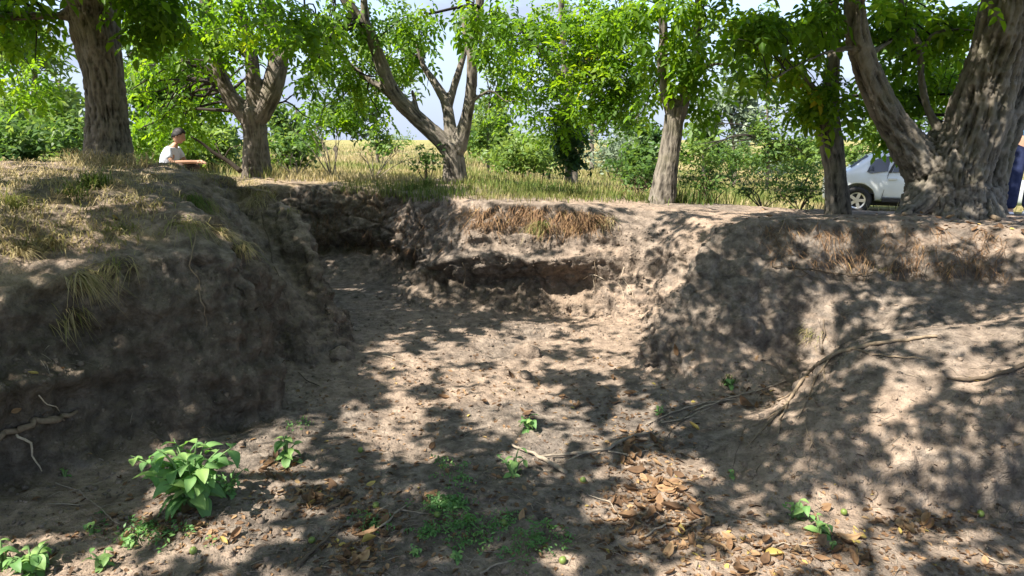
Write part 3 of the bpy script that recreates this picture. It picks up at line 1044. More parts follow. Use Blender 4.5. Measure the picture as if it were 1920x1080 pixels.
def tree(label, group, limbs, blobs, voxel=.022, amp=.018, freq=30, leaf='walnut', size=(.18, .29), wood='bark', extra=None, tb=0.0, twigs=3, cat='tree', name='walnut_tree', flare=1.15, templates=None, droop=(0.15, 1.15)):
    L0 = [list(map(tuple, l)) for l in limbs]
    b = L0[0][0]
    gz = ground_at(b[0], b[1])[0].z
    L0[0] = [(b[0], b[1], gz - .25, b[3] * flare * 1.15), (b[0], b[1], gz + .02, b[3] * flare)] + [(p[0], p[1], p[2], p[3]) for p in L0[0] if p[2] > gz + .18]
    root = empty(name, (b[0], b[1], gz))
    tag(root, label, cat, group)
    me, S, SR = build_wood(L0, voxel, amp, freq, 'trunk')
    obj('trunk', me, MAT[wood], root)
    P, B = [], Tubes()
    for (u, v, y, ru, rv, n) in blobs:
        c = np.array(PY(u, v, y))
        k = y / FPX
        rad = np.array([ru * k, max(.25, .75 * ru * k), rv * k])
        if leaf == 'walnut': n = int(n * 1.55)
        d = RNG.normal(0, .52, (n, 3))
        d = d[np.linalg.norm(d, axis=1) < 1.25]
        # leaves gather along twigs
        nt = max(2, len(d) // 12)
        tips = c + RNG.normal(0, .5, (nt, 3)) * rad
        near = ((S - c) ** 2).sum(1)
        cand = np.argsort(near)[:10]
        q = c + d * rad
        ti = ((q[:, None] - tips[None]) ** 2).sum(-1).argmin(1)
        P.append(q * .6 + tips[ti] * .4 + RNG.normal(0, .05, q.shape))
        for t in tips[:min(nt, 7 * twigs)]:
            j = cand[RNG.integers(0, len(cand))]
            a = S[j]
            dist = np.linalg.norm(t - a)
            if dist < .15: continue
            r0 = min(SR[j] * .45, .008 + .011 * dist)
            m1 = a + (t - a) * .4 + RNG.normal(0, .08, 3) * dist + np.array([0, 0, .12 * dist])
            m2 = a + (t - a) * .75 + RNG.normal(0, .06, 3) * dist + np.array([0, 0, .08 * dist])
            B.add([(*a, r0), (*m1, r0 * .7), (*m2, r0 * .45), (*t, .003)], 5, .18)
    for l in L0[1:]:
        e = np.array(l[-1][:3])
        if to_px(e)[1] < -10 and blobs: P.append(e + np.array([0, 0, .15]) + RNG.normal(0, .38, (45, 3)))
    if extra is not None and len(extra): P.append(np.asarray(extra))
    P = np.vstack(P)
    fu, fv_, fd = to_px(P)
    hid = (fv_ < -45) | (fu < -110) | (fu > 2040) | (fd < .3)
    gz_ok = P[:, 2] > gz + .35
    P, hid = P[gz_ok], hid[gz_ok]
    sz = RNG.uniform(size[0], size[1], len(P))
    tint = .44 + tb + .5 * (fbm(P * 1.7, 2, 61) - .5) + np.clip(RNG.normal(0, .15, len(P)), -.4, .28)
    fine = templates or LEAF_FINE
    if (~hid).any():
        o = obj('crown', crown_mesh('crown', fine, P[~hid], sz[~hid], tint[~hid], droop), MAT[leaf], root)
        o['kind'] = 'stuff'
    if hid.any():
        o = obj('crown', crown_mesh('crown', templates or LEAF_COARSE, P[hid], sz[hid] * 1.2, tint[hid], (0.0, .8), spot=spots_of(P[hid])), MAT[leaf], root)
        o['kind'] = 'stuff'
    if B.v:
        o = obj('branch', B.mesh('branch'), MAT[wood], root)
        o['kind'] = 'stuff'
    return root


# leaves that shade the pit, shared out between the trees whose crowns reach over it
def shade_leaves(n):
    xy = np.stack([RNG.uniform(-5.8, 6.6, n), RNG.uniform(1.2, 10.5, n)], -1)
    h = RNG.uniform(3.0, 5.2, n)
    z = np.array([tin_z(x, y) for x, y in xy])
    p = np.stack([xy[:, 0], xy[:, 1], z], -1)
    ok_ = (xy[:, 1] < 7.4) | ((xy[:, 0] > 3.6) & (xy[:, 1] < 10.2)) | ((xy[:, 0] < -.6) & (xy[:, 1] < 9.0))
    p = (p + np.array(TOSUN)[None] * (h / TOSUN.z)[:, None])[ok_]
    n = len(p)
    dens = fbm(p * np.array([.8, .8, .5]), 2, 400)
    p = p[RNG.random(len(p)) < np.clip(.55 + (dens - .35) * 2.2, .42, 1)]
    u, v, d = to_px(p)
    vis = (u > -100) & (u < 2020) & (v > -40) & (d > .3)
    return p[~vis]


SHADE = shade_leaves(56000)
TRUNKS = {'A': (-4.4, 7.5), 'S1': (-6.4, 1.2), 'S2': (-2.4, -3.4), 'S3': (3.6, -2.6), 'F': (4.2, 6.5), 'S4': (-9.0, 5.2)}
keys = list(TRUNKS)
dd = np.stack([np.hypot(SHADE[:, 0] - TRUNKS[k][0], SHADE[:, 1] - TRUNKS[k][1]) for k in keys], 1)
own = dd.argmin(1)
share = {k: SHADE[own == i] for i, k in enumerate(keys)}

ROW = 'walnut trees standing round the pit'
# A: the thick straight trunk on the left mound
tree('thick straight walnut trunk with furrowed grey bark on the left mound', ROW,
     [pxlimb((205, 298, 7.5, 86), (200, 220, 7.5, 78), (192, 130, 7.48, 82), (176, 40, 7.45, 98), (168, -20, 7.4, 108), (165, -120, 7.3, 95)),
      pxlimb((150, 20, 7.4, 50), (110, 30, 7.3, 16), (50, 30, 7.2, 18), (-30, 32, 7.1, 17), (-120, 10, 7.0, 14)),
      pxlimb((165, -60, 7.4, 80), (110, -260, 7.0, 60), (20, -480, 6.5, 40)),
      pxlimb((170, -60, 7.4, 80), (280, -280, 7.0, 60), (420, -500, 6.2, 35))],
     [(40, 50, 7.6, 110, 50, 60), (290, 30, 7.2, 60, 45, 60), (20, 0, 7.2, 120, 30, 40), (260, -20, 6.8, 90, 40, 50), (60, 150, 9.0, 80, 60, 40), (-60, 100, 7.5, 90, 80, 30)],
     voxel=.014, amp=.026, freq=40, extra=share['A'], flare=1.12)
# B: three limbs behind the sitting person
tree('dark walnut tree forking into three limbs right of the sitting person', ROW,
     [pxlimb((482, 330, 10.5, 54), (478, 260, 10.5, 50), (474, 205, 10.5, 58)),
      pxlimb((470, 225, 10.5, 44), (428, 175, 10.4, 32), (404, 105, 10.3, 28), (388, 20, 10.2, 28), (380, -120, 10.0, 22)),
      pxlimb((478, 215, 10.5, 40), (474, 130, 10.4, 30), (462, 60, 10.3, 28), (442, -10, 10.2, 24), (430, -150, 10.0, 20)),
      pxlimb((485, 220, 10.5, 46), (512, 160, 10.5, 44), (522, 100, 10.5, 40), (508, 40, 10.4, 34), (490, -60, 10.2, 26)),
      pxlimb((516, 130, 10.5, 26), (545, 95, 10.4, 16), (590, 75, 10.2, 10), (640, 70, 10.0, 6))],
     [(330, 60, 9.6, 100, 70, 120), (300, 150, 10.6, 80, 70, 90), (350, 215, 11.2, 80, 60, 80), (420, 60, 9.5, 80, 60, 60), (560, 40, 7.2, 80, 45, 46), (540, 50, 9.0, 80, 45, 50),
      (450, 0, 8.5, 90, 40, 50), (590, 210, 11.5, 40, 60, 30), (430, 150, 11.5, 60, 60, 50), (275, 250, 11.5, 50, 40, 40)],
     voxel=.018, wood='bark_dark', amp=.016, tb=.04)
# C: the low forking tree in the middle
tree('walnut tree forking low into a leaning left limb and two upright limbs at mid pit', ROW,
     [pxlimb((852, 340, 9.8, 48), (850, 300, 9.8, 46), (846, 268, 9.8, 52)),
      pxlimb((848, 285, 9.8, 44), (818, 255, 9.75, 36), (775, 215, 9.7, 34), (735, 170, 9.6, 33), (712, 110, 9.5, 28), (690, 60, 9.4, 25), (655, 10, 9.3, 24), (610, -60, 9.2, 20)),
      pxlimb((735, 175, 9.6, 26), (700, 155, 9.6, 14), (655, 120, 9.6, 11), (620, 70, 9.5, 7)),
      pxlimb((698, 70, 9.4, 22), (684, 30, 9.3, 17), (682, -40, 9.2, 14)),
      pxlimb((848, 280, 9.8, 34), (843, 230, 9.85, 26), (835, 190, 9.9, 24), (815, 155, 9.95, 18), (795, 125, 10.0, 13), (780, 80, 10.0, 6)),
      pxlimb((840, 205, 9.9, 18), (852, 160, 9.9, 17), (866, 115, 9.9, 15), (880, 60, 9.9, 10)),
      pxlimb((858, 280, 9.8, 38), (874, 225, 9.75, 27), (884, 160, 9.7, 24), (886, 90, 9.65, 22), (898, 20, 9.6, 20), (905, -80, 9.5, 16)),
      pxlimb((884, 110, 9.7, 18), (872, 60, 9.7, 14), (868, 30, 9.7, 10)),
      pxlimb((785, 225, 9.7, 14), (778, 190, 9.7, 10), (772, 168, 9.7, 7)),
      pxlimb((884, 190, 9.7, 10), (920, 170, 9.7, 6), (950, 190, 9.7, 4), (985, 180, 9.6, 3))],
     [(600, 60, 9.0, 60, 60, 40), (590, 110, 8.6, 60, 50, 36), (650, 150, 9.5, 60, 60, 50), (700, 40, 9.5, 70, 40, 40), (745, 95, 10.2, 60, 70, 50), (640, 210, 10.2, 40, 40, 36),
      (770, 40, 9.5, 60, 40, 36), (930, 50, 8.8, 60, 60, 46), (890, 20, 7.6, 80, 30, 30), (950, 140, 10.0, 40, 60, 30), (720, 190, 10.5, 40, 40, 20), (790, 90, 10.4, 40, 40, 16), (960, 210, 10.5, 40, 30, 14)],
     voxel=.016, amp=.014)
# D: right of the middle, on the rim
tree('slender leaning walnut trunk with a pale torn scar on the sunny rim', ROW,
     [pxlimb((1240, 380, 8.3, 52), (1252, 300, 8.3, 44), (1262, 240, 8.3, 42), (1268, 200, 8.3, 46)),
      pxlimb((1265, 215, 8.3, 38), (1250, 175, 8.3, 28), (1242, 120, 8.3, 24), (1244, 60, 8.3, 20), (1235, -40, 8.2, 16)),
      pxlimb((1272, 215, 8.3, 36), (1290, 165, 8.25, 22), (1304, 110, 8.2, 19), (1308, 40, 8.1, 18), (1312, -60, 8.0, 16)),
      pxlimb((1300, 140, 8.2, 12), (1340, 120, 8.0, 8), (1380, 128, 7.8, 6), (1400, 140, 7.7, 4))],
     [(1285, 130, 8.0, 50, 45, 44), (1310, 80, 8.0, 60, 45, 40), (1200, 30, 8.2, 80, 40, 50), (1290, 10, 7.6, 80, 30, 40), (1325, 185, 8.5, 36, 40, 22), (1235, 180, 8.6, 36, 40, 14), (1215, 100, 8.6, 50, 45, 30)],
     voxel=.014, amp=.014, tb=.03)
# E: beside the car
tree('short walnut trunk wrapped in hanging leaves beside the white car', ROW,
     [pxlimb((1570, 400, 7.4, 48), (1566, 330, 7.4, 44), (1556, 250, 7.4, 48), (1554, 200, 7.4, 44), (1560, 130, 7.4, 30), (1566, 60, 7.4, 24), (1560, -20, 7.3, 20), (1550, -150, 7.2, 16)),
      pxlimb((1554, 215, 7.4, 30), (1530, 170, 7.3, 14), (1490, 130, 7.2, 9), (1430, 100, 7.0, 6)),
      pxlimb((1560, 90, 7.4, 16), (1510, 65, 7.3, 8), (1440, 40, 7.1, 5)),
      pxlimb((1556, 200, 7.4, 16), (1600, 180, 7.5, 9), (1640, 190, 7.6, 5))],
     [(1540, 160, 7.3, 50, 50, 40), (1525, 205, 7.2, 45, 36, 26), (1590, 200, 7.6, 36, 40, 20), (1490, 60, 7.0, 70, 50, 50), (1500, 140, 7.2, 50, 40, 34), (1420, 40, 6.9, 50, 40, 30)],
     voxel=.014, amp=.014, tb=.12)
# F: the big forked trunk on the right
tree('massive low forked walnut trunk with deep twisted bark at the right', ROW,
     [pxlimb((1778, 405, 6.5, 176), (1775, 360, 6.5, 160), (1778, 310, 6.5, 150), (1800, 260, 6.48, 120)),
      pxlimb((1742, 330, 6.5, 92), (1700, 270, 6.45, 66), (1662, 210, 6.4, 54), (1630, 140, 6.35, 50), (1610, 80, 6.3, 46), (1603, 20, 6.25, 42), (1600, -100, 6.1, 36)),
      pxlimb((1795, 330, 6.45, 120), (1818, 260, 6.4, 116), (1842, 180, 6.35, 108), (1868, 100, 6.25, 100), (1892, 20, 6.15, 104), (1925, -120, 6.0, 80)),
      pxlimb((1745, 350, 6.42, 80), (1712, 392, 6.34, 52), (1684, 410, 6.25, 26), (1655, 420, 6.15, 8)),
      pxlimb((1795, 355, 6.4, 80), (1800, 392, 6.26, 50), (1812, 414, 6.1, 24), (1830, 424, 5.95, 8)),
      pxlimb((1850, 360, 6.6, 60), (1868, 396, 6.52, 40), (1892, 412, 6.45, 18), (1915, 420, 6.4, 6)),
      pxlimb((1838, 415, 6.7, 74), (1842, 350, 6.72, 84), (1860, 280, 6.75, 82), (1896, 200, 6.8, 76), (1940, 120, 6.8, 64), (1990, 0, 6.8, 56)),
      pxlimb((1775, 265, 6.55, 26), (1745, 215, 6.7, 16), (1730, 165, 6.8, 14), (1724, 90, 6.9, 14), (1700, 40, 7.0, 12), (1680, -30, 7.0, 10)),
      pxlimb((1725, 100, 6.9, 11), (1760, 60, 6.9, 9), (1850, 58, 6.9, 7), (1900, 70, 6.9, 5)),
      pxlimb((1620, 110, 6.3, 18), (1650, 90, 6.6, 11), (1680, 70, 6.8, 8), (1720, 60, 7.0, 6)),
      pxlimb((1612, 90, 6.3, 16), (1560, 95, 6.2, 9), (1500, 120, 6.0, 7), (1440, 150, 5.9, 6), (1410, 135, 5.9, 4)),
      pxlimb((1440, 150, 5.9, 6), (1435, 180, 5.9, 5), (1460, 205, 5.9, 4), (1465, 225, 5.9, 2.5))],
     [(1720, 60, 7.4, 90, 60, 70), (1760, 150, 7.8, 60, 60, 60), (1700, 160, 7.8, 60, 70, 50), (1660, 30, 6.8, 60, 40, 40), (1400, 60, 6.0, 60, 50, 34), (1440, 30, 5.9, 60, 30, 30), (1400, 130, 5.9, 30, 35, 14),
      (1830, 20, 7.4, 60, 40, 34), (1680, 240, 8.2, 40, 40, 30), (1790, 30, 7.0, 60, 40, 30), (1530, 20, 6.2, 60, 40, 36)],
     voxel=.014, amp=.044, freq=30, extra=share['F'], flare=1.08)

# trees that stand beyond the edges of the picture and shade the pit
def side_tree(key, label, lean):
    x, y = TRUNKS[key]
    z = ground_at(x, y)[0].z
    P = share[key]
    L = [[(x, y, z, .24), (x + lean * .1, y, z + 1.1, .20), (x + lean * .2, y + .05, z + 2.1, .19)]]
    c = (x + lean * .2, y + .05, z + 1.9)
    if len(P):
        for k in range(6):
            t = P[RNG.integers(0, len(P))]
            L.append([(*c, .13), (c[0] + (t[0] - c[0]) * .35, c[1] + (t[1] - c[1]) * .35, c[2] + (t[2] - c[2]) * .5, .09), (c[0] + (t[0] - c[0]) * .7, c[1] + (t[1] - c[1]) * .7, c[2] + (t[2] - c[2]) * .8, .05), (*t, .015)])
    tree(label, ROW, L, [], voxel=.045, extra=P)


side_tree('S1', 'walnut tree behind the left bank whose crown shades the near pit', .8)
side_tree('S2', 'walnut tree standing behind the viewer on the left', .4)
side_tree('S3', 'walnut tree standing behind the viewer on the right', -.4)
side_tree('S4', 'walnut tree farther out behind the left bank', .6)

# ------------------------------------------------------------------ trees and shrubs beyond the pit
def far_tree(label, base, limbs, blobs, leaf='bush', size=(.3, .5), tb=0.0, group=None, name='tree', cat='tree', wood='bark_dark'):
    u, v, y, w = base
    return tree(label, group, [pxlimb(base, *limbs[0])] + [pxlimb(*l) for l in limbs[1:]], blobs, voxel=.036, amp=.012, freq=20, leaf=leaf, size=size, wood=wood, tb=tb, twigs=1,
                templates=CLUMP if leaf != 'walnut' else LEAF_COARSE, name=name, cat=cat, droop=(-.6, .9))


FAR = 'trees growing beyond the row of walnuts'
far_tree('tall walnut with a curtain of yellow green foliage behind the middle tree', (1066, 322, 14.5, 18), [[(1066, 250, 14.5, 16), (1062, 180, 14.5, 15), (1055, 60, 14.4, 14), (1050, -60, 14.2, 18)],
         [(1062, 190, 14.5, 18), (1110, 100, 13.5, 12), (1160, 60, 13, 8)], [(1058, 150, 14.5, 18), (1000, 80, 13.8, 12), (960, 40, 13, 8)]],
         [(1000, 60, 13, 70, 60, 110), (1090, 60, 12.5, 80, 60, 150), (1160, 110, 12.2, 60, 80, 130), (1100, 160, 12.6, 70, 60, 130), (1010, 170, 13.2, 60, 70, 90), (1050, 230, 13.6, 60, 40, 70), (1150, 200, 12.6, 50, 50, 80), (1170, 30, 12, 60, 40, 70), (970, 110, 13.5, 40, 70, 60), (1190, 160, 12.5, 40, 60, 50)],
         'walnut', (.24, .36), .04, FAR, 'walnut_tree')
far_tree('ivy dark trunk beneath the yellow green curtain of leaves', (1075, 322, 16, 20), [[(1072, 280, 16, 18), (1068, 200, 16, 16), (1060, 90, 16, 12)]],
         [(1070, 285, 14.2, 26, 30, 90), (1064, 235, 14.2, 22, 40, 80), (1050, 150, 16.2, 30, 60, 70), (1090, 250, 16, 20, 30, 40)], 'dark', (.25, .4), 0.1, FAR)
far_tree('pale feathery tree with a thin trunk far off right of the leaning trunk', (1378, 320, 28, 9), [[(1376, 270, 28, 9), (1372, 230, 28, 8), (1368, 170, 28, 6)], [(1374, 250, 28, 6), (1395, 215, 28, 4), (1415, 190, 28, 2)], [(1373, 240, 28, 5), (1355, 205, 28, 3), (1345, 180, 28, 2)]],
         [(1370, 190, 28, 50, 40, 90), (1400, 215, 28, 40, 30, 60), (1345, 220, 28, 35, 35, 60), (1420, 170, 28, 30, 30, 40), (1380, 260, 28, 40, 24, 50)], 'silver', (.4, .7), .1, FAR)
far_tree('leafy tree filling the gap between the thick straight trunk and the sitting person', (300, 300, 15, 22), [[(300, 240, 15, 20), (305, 150, 15, 16), (310, 40, 15, 12)]],
         [(280, 180, 14.5, 60, 60, 120), (340, 130, 14.5, 60, 60, 110), (300, 250, 14.5, 70, 40, 110), (380, 200, 15, 50, 60, 90), (260, 90, 15, 50, 60, 70), (400, 270, 15, 50, 30, 70)], 'bush', (.3, .5), .1, FAR)
far_tree('light green tree at the far left behind the thick trunk', (60, 290, 17, 18), [[(62, 230, 17, 16), (66, 140, 17, 12), (70, 40, 17, 8)]],
         [(40, 110, 16.5, 60, 40, 70), (90, 200, 16.5, 50, 40, 60), (20, 60, 16, 60, 40, 70), (110, 120, 17, 40, 30, 30), (30, 200, 17, 40, 40, 40), (110, 230, 17, 40, 30, 40)], 'bush', (.3, .5), .25, FAR)
far_tree('dark rounded small tree between the dark fork and the middle tree', (628, 312, 13, 7), [[(630, 270, 13, 6), (634, 240, 13, 5), (638, 205, 13, 4)], [(629, 290, 13, 4), (615, 262, 13, 3), (606, 245, 13, 2)], [(630, 285, 13, 4), (650, 262, 13, 3), (668, 240, 13, 2)]],
         [(640, 215, 13, 38, 32, 130), (670, 235, 13, 20, 16, 26), (612, 228, 13, 18, 18, 24)], 'dark', (.16, .28), .35, FAR)
far_tree('tree with green mass behind the low inner branches of the forked trunk', (1745, 300, 14, 16), [[(1745, 230, 14, 14), (1742, 130, 14, 12), (1740, 20, 14, 8)]],
         [(1700, 80, 13.5, 60, 60, 80), (1780, 110, 13.5, 50, 70, 80), (1740, 190, 13.5, 60, 50, 80), (1650, 170, 14, 40, 50, 40), (1670, 20, 13.5, 60, 40, 50)], 'bush', (.28, .45), .05, FAR)
far_tree('bright leaved tree peeping between the short trunk and the car roof', (1640, 330, 22, 9), [[(1640, 290, 22, 8), (1638, 230, 22, 6)]],
         [(1620, 250, 21.5, 40, 30, 60), (1660, 225, 22, 40, 30, 50), (1600, 290, 21.5, 20, 26, 40)], 'bush', (.3, .5), .3, FAR)

far_tree('green thicket tree behind the pit between the middle tree and the yellow green curtain', (930, 300, 24, 10), [[(930, 270, 24, 9), (932, 200, 24, 7)]],
         [(925, 240, 24, 40, 40, 130), (960, 270, 24, 50, 30, 110), (905, 275, 24, 30, 24, 60)], 'bush', (.4, .7), .25, FAR)
far_tree('grey green tree in the distance between the curtain of leaves and the leaning trunk', (1195, 300, 26, 10), [[(1195, 270, 26, 9), (1196, 200, 26, 7)]],
         [(1190, 250, 26, 40, 40, 110), (1220, 275, 26, 40, 30, 90), (1170, 280, 26, 40, 24, 70)], 'bush', (.4, .7), .0, FAR)
far_tree('rounded far tree seen just right of the leaning trunk', (1320, 305, 34, 8), [[(1320, 270, 34, 7), (1321, 220, 34, 5)]],
         [(1320, 255, 34, 34, 34, 90), (1345, 285, 34, 34, 24, 70)], 'bush', (.5, .9), .1, FAR)
far_tree('low far tree at the end of the meadow left of the short trunk', (1490, 310, 38, 8), [[(1490, 290, 38, 7), (1490, 260, 38, 5)]],
         [(1490, 285, 38, 44, 24, 90), (1530, 280, 38, 34, 26, 80), (1450, 300, 38, 40, 16, 60)], 'bush', (.6, 1.0), .2, FAR)
far_tree('leafy tree in the gap left of the thick straight trunk', (110, 290, 22, 12), [[(110, 250, 22, 11), (112, 150, 22, 8)]],
         [(110, 200, 22, 50, 50, 130), (60, 240, 22, 60, 40, 110), (140, 250, 22, 30, 40, 60), (10, 220, 22, 50, 50, 90)], 'bush', (.4, .7), .15, FAR)
far_tree('distant bushy tree between the dark fork and the rounded dark tree', (555, 290, 26, 8), [[(555, 260, 26, 7), (556, 200, 26, 5)]],
         [(550, 250, 26, 34, 34, 90), (520, 230, 26, 30, 50, 80), (580, 280, 26, 30, 18, 40)], 'bush', (.4, .7), .05, FAR)

far_tree('light green tree behind the leaning left limb of the middle tree', (708, 300, 20, 8), [[(706, 250, 20, 8), (705, 160, 20, 7), (712, 60, 20, 5)]],
         [(720, 110, 20, 60, 60, 90), (680, 170, 20, 50, 50, 70), (770, 60, 20, 50, 50, 60), (640, 100, 20, 40, 60, 50), (600, 140, 20, 40, 50, 45), (760, 150, 20, 30, 50, 30), (700, 230, 20, 40, 40, 70), (715, 275, 20, 40, 20, 50)], 'bush', (.28, .46), .25, FAR)
far_tree('pale green tree filling the view between the leaning trunk and the short trunk', (1440, 315, 24, 8), [[(1440, 270, 24, 8), (1438, 190, 24, 6), (1436, 100, 24, 4)]],
         [(1420, 120, 24, 60, 60, 90), (1480, 190, 24, 50, 50, 80), (1400, 60, 24, 60, 50, 60), (1500, 270, 24, 40, 30, 50), (1350, 120, 24, 40, 60, 50), (1440, 250, 24, 40, 50, 90), (1470, 290, 24, 50, 24, 70), (1300, 280, 24, 40, 30, 60)], 'bush', (.32, .5), .28, FAR)
far_tree('light tree showing through the upright limbs of the middle tree', (915, 305, 18, 8), [[(915, 260, 18, 8), (918, 160, 18, 6)]],
         [(920, 210, 18, 40, 40, 60), (940, 130, 18, 40, 60, 60), (900, 265, 18, 30, 25, 40)], 'bush', (.26, .42), .2, FAR)
far_tree('tall hazy tree far behind the yellow green curtain', (1110, 300, 30, 10), [[(1110, 250, 30, 10), (1108, 120, 30, 8)]],
         [(1100, 120, 30, 60, 60, 110), (1150, 60, 30, 60, 60, 90), (1180, 170, 30, 50, 60, 90), (1050, 60, 30, 50, 50, 70), (1130, 220, 30, 60, 40, 90)], 'bush', (.45, .75), .1, FAR)

far_tree('added tall tree hidden behind the short trunk to shade the white car', (1566, 380, 15.2, 18), [[(1564, 250, 15.2, 17), (1556, 100, 15.2, 15), (1530, -80, 15.3, 12), (1510, -170, 15.4, 8)], [(1545, 30, 15.2, 11), (1590, -90, 15.3, 8), (1640, -190, 15.5, 5)]],
         [(1500, -160, 15.4, 130, 80, 330), (1620, -170, 15.4, 120, 80, 260), (1560, -230, 15.2, 130, 80, 220), (1555, 60, 15.5, 50, 60, 60)], 'bush', (.3, .5), .1, FAR)  # tree added with its crown out of view to cast shade on the car

SHR = 'shrubs growing in the meadow'
def shrub(label, u, v, y, ru, rv, n, leaf='bush', tb=0.0, size=(.2, .34), name='shrub'):
    vb = v + rv * .95
    g = pick(u, vb) if vb > 275 else None
    c = PY(u, v, y)
    gz = ground_at(c.x, c.y)[0].z
    k = y / FPX
    L = []
    for q in range(4):
        a = random.uniform(0, 6.28)
        L.append([(c.x + .05 * math.cos(a), c.y + .05 * math.sin(a), gz - .05, .02), (c.x + ru * k * .3 * math.cos(a), c.y + ru * k * .3 * math.sin(a), (gz + c.z) / 2 + .1, .014), (c.x + ru * k * .7 * math.cos(a), c.y + ru * k * .6 * math.sin(a), c.z + rv * k * .4, .005)])
    r = empty(name, (c.x, c.y, gz))
    tag(r, label, 'shrub', SHR)
    T = Tubes()
    for l in L: T.add(l, 5, .15)
    obj('stem', T.mesh('stem'), MAT['bark_dark'], r)
    d = RNG.normal(0, .5, (n, 3))
    P = np.array(c) + d * np.array([ru * k, ru * k * .8, rv * k])
    P[:, 2] = np.maximum(P[:, 2], gz + .08 + RNG.random(n) * .12)
    tint = .5 + tb + .5 * (fbm(P * 2.2, 2, 31) - .5) + RNG.normal(0, .17, n)
    o = obj('foliage', crown_mesh('foliage', CLUMP, P, RNG.uniform(size[0], size[1], n), tint, (-.6, .9)), MAT[leaf], r)
    o['kind'] = 'stuff'


shrub('broad yellow green bush in the meadow just right of the middle tree', 975, 292, 15.5, 60, 34, 260, 'bush', .28)
shrub('bright low bush close beside the ivy dark trunk', 1025, 285, 17, 40, 34, 150, 'bush', .15)
shrub('silvery bush in the meadow left of the leaning trunk', 1150, 286, 22, 55, 28, 200, 'silver', .0)
shrub('green bush touching the leaning trunk on its left', 1200, 312, 11.5, 30, 34, 130, 'bush', -.1)
shrub('wide green bush below the pale feathery tree', 1385, 295, 24, 70, 30, 230, 'bush', -.05)
shrub('green bush at the far side of the meadow left of the short trunk', 1505, 312, 26, 45, 22, 150, 'bush', -.1)
shrub('low pale bush at the meadow edge between the feathery tree and the short trunk', 1455, 312, 30, 40, 18, 90, 'silver', .1)
shrub('olive bush behind the left mound at the picture edge', 40, 262, 12, 80, 34, 260, 'bush', -.1)
shrub('greenish scrub left of the thick straight trunk', 120, 252, 13, 50, 40, 140, 'bush', .2)
shrub('leafy bush behind the sitting person', 320, 270, 13, 70, 40, 240, 'bush', .1)
shrub('sunlit bush between the sitting person and the dark fork', 400, 268, 14, 50, 40, 170, 'bush', .25)
shrub('green bush just right of the dark fork', 545, 285, 14, 40, 30, 120, 'bush', .1)
shrub('pale green bush on the skyline left of the middle tree', 740, 262, 40, 35, 12, 90, 'bush', .35)
shrub('low bush behind the fork of the massive trunk', 1690, 300, 26, 60, 34, 160, 'bush', .2)
shrub('hedge bush far behind the white car', 1580, 318, 34, 60, 22, 160, 'bush', .1)
# ------------------------------------------------------------------ grass
def blades(name, pos, h, w, lean, yaw, tint, mat, parent=None, hang=0.0, nrm_out=None):
    """bent blades: base pair, middle pair, tip"""
    N = len(pos)
    pos = np.asarray(pos, float)
    h, w, lean = (np.broadcast_to(np.asarray(k, float), (N,)) for k in (h, w, lean))
    d = np.stack([np.cos(yaw), np.sin(yaw), np.zeros(N)], -1)
    if nrm_out is not None: d = nrm_out
    s = np.stack([-d[:, 1], d[:, 0], np.zeros(N)], -1)
    s /= np.linalg.norm(s, axis=1)[:, None] + 1e-6
    up = np.array([0, 0, 1.0])
    mid = pos + up * (h * .55)[:, None] * (1 - hang) + d * (h * lean * .35)[:, None] - up * (h * .25 * hang)[:, None]
    tip = pos + up * (h * np.clip(1 - .35 * lean, .08, 1))[:, None] * (1 - hang) + d * (h * lean)[:, None] - up * (h * hang)[:, None]
    W = (w * .5)[:, None]
    V = np.stack([pos - s * W, pos + s * W, mid + s * W * .8, mid - s * W * .8, tip], 1).reshape(-1, 3)
    b = np.arange(N)[:, None] * 5
    q = b + np.array([[0, 1, 2, 3]])
    t = b + np.array([[3, 2, 4]])
    me = np_mesh(name, V, [q, t], {'tint': np.repeat(np.clip(tint, 0, 1), 5)})
    return obj(name, me, MAT[mat], parent)


def scatter_px(n, poly, ymin=-9, ymax=99, nzmin=-1):
    """random ground points seen inside a region of the photograph"""
    us, vs = [p[0] for p in poly], [p[1] for p in poly]
    out, nn = [], []
    m = 0
    while len(out) < n and m < n * 6:
        m += 1
        u, v = random.uniform(min(us), max(us)), random.uniform(min(vs), max(vs))
        if not in_poly(np.array([u]), np.array([v]), poly)[0]: continue
        h = pick(u, v)
        if h and ymin < h[0].y < ymax and h[1].z > nzmin:
            out.append(h[0])
            nn.append(h[1])
    return np.array([tuple(p) for p in out]).reshape(-1, 3), np.array([tuple(p) for p in nn]).reshape(-1, 3)


def tufted(P, k, spread):
    Q = np.repeat(P, k, 0)
    Q[:, :2] += RNG.normal(0, 1, (len(Q), 2)) * spread
    return Q


def meadow_patch(label, poly, n, k, h, w, tint, sd=.12, spread=.12, ymin=8.3, name='meadow_grass', lean=.5):
    P, _ = scatter_px(n, poly, ymin)
    if not len(P): return
    dist = P[:, 1]
    Q = tufted(P, k, spread)
    dist = np.repeat(dist, k)
    f = np.clip(dist / 14, .8, 3)
    N = len(Q)
    t = tint + 1.0 * (fbm(Q * np.array([.5, .5, .1]), 3, 5) - .5) + RNG.normal(0, sd, N)
    o = blades(name, Q - np.array([0, 0, .02]), h * RNG.uniform(.5, 1.25, N) * np.clip(f, .9, 1.4), w * f, RNG.uniform(.1, lean * 1.6, N), RNG.uniform(0, 6.28, N), t, 'grass')
    tag(o, label, 'grass', kind='stuff')


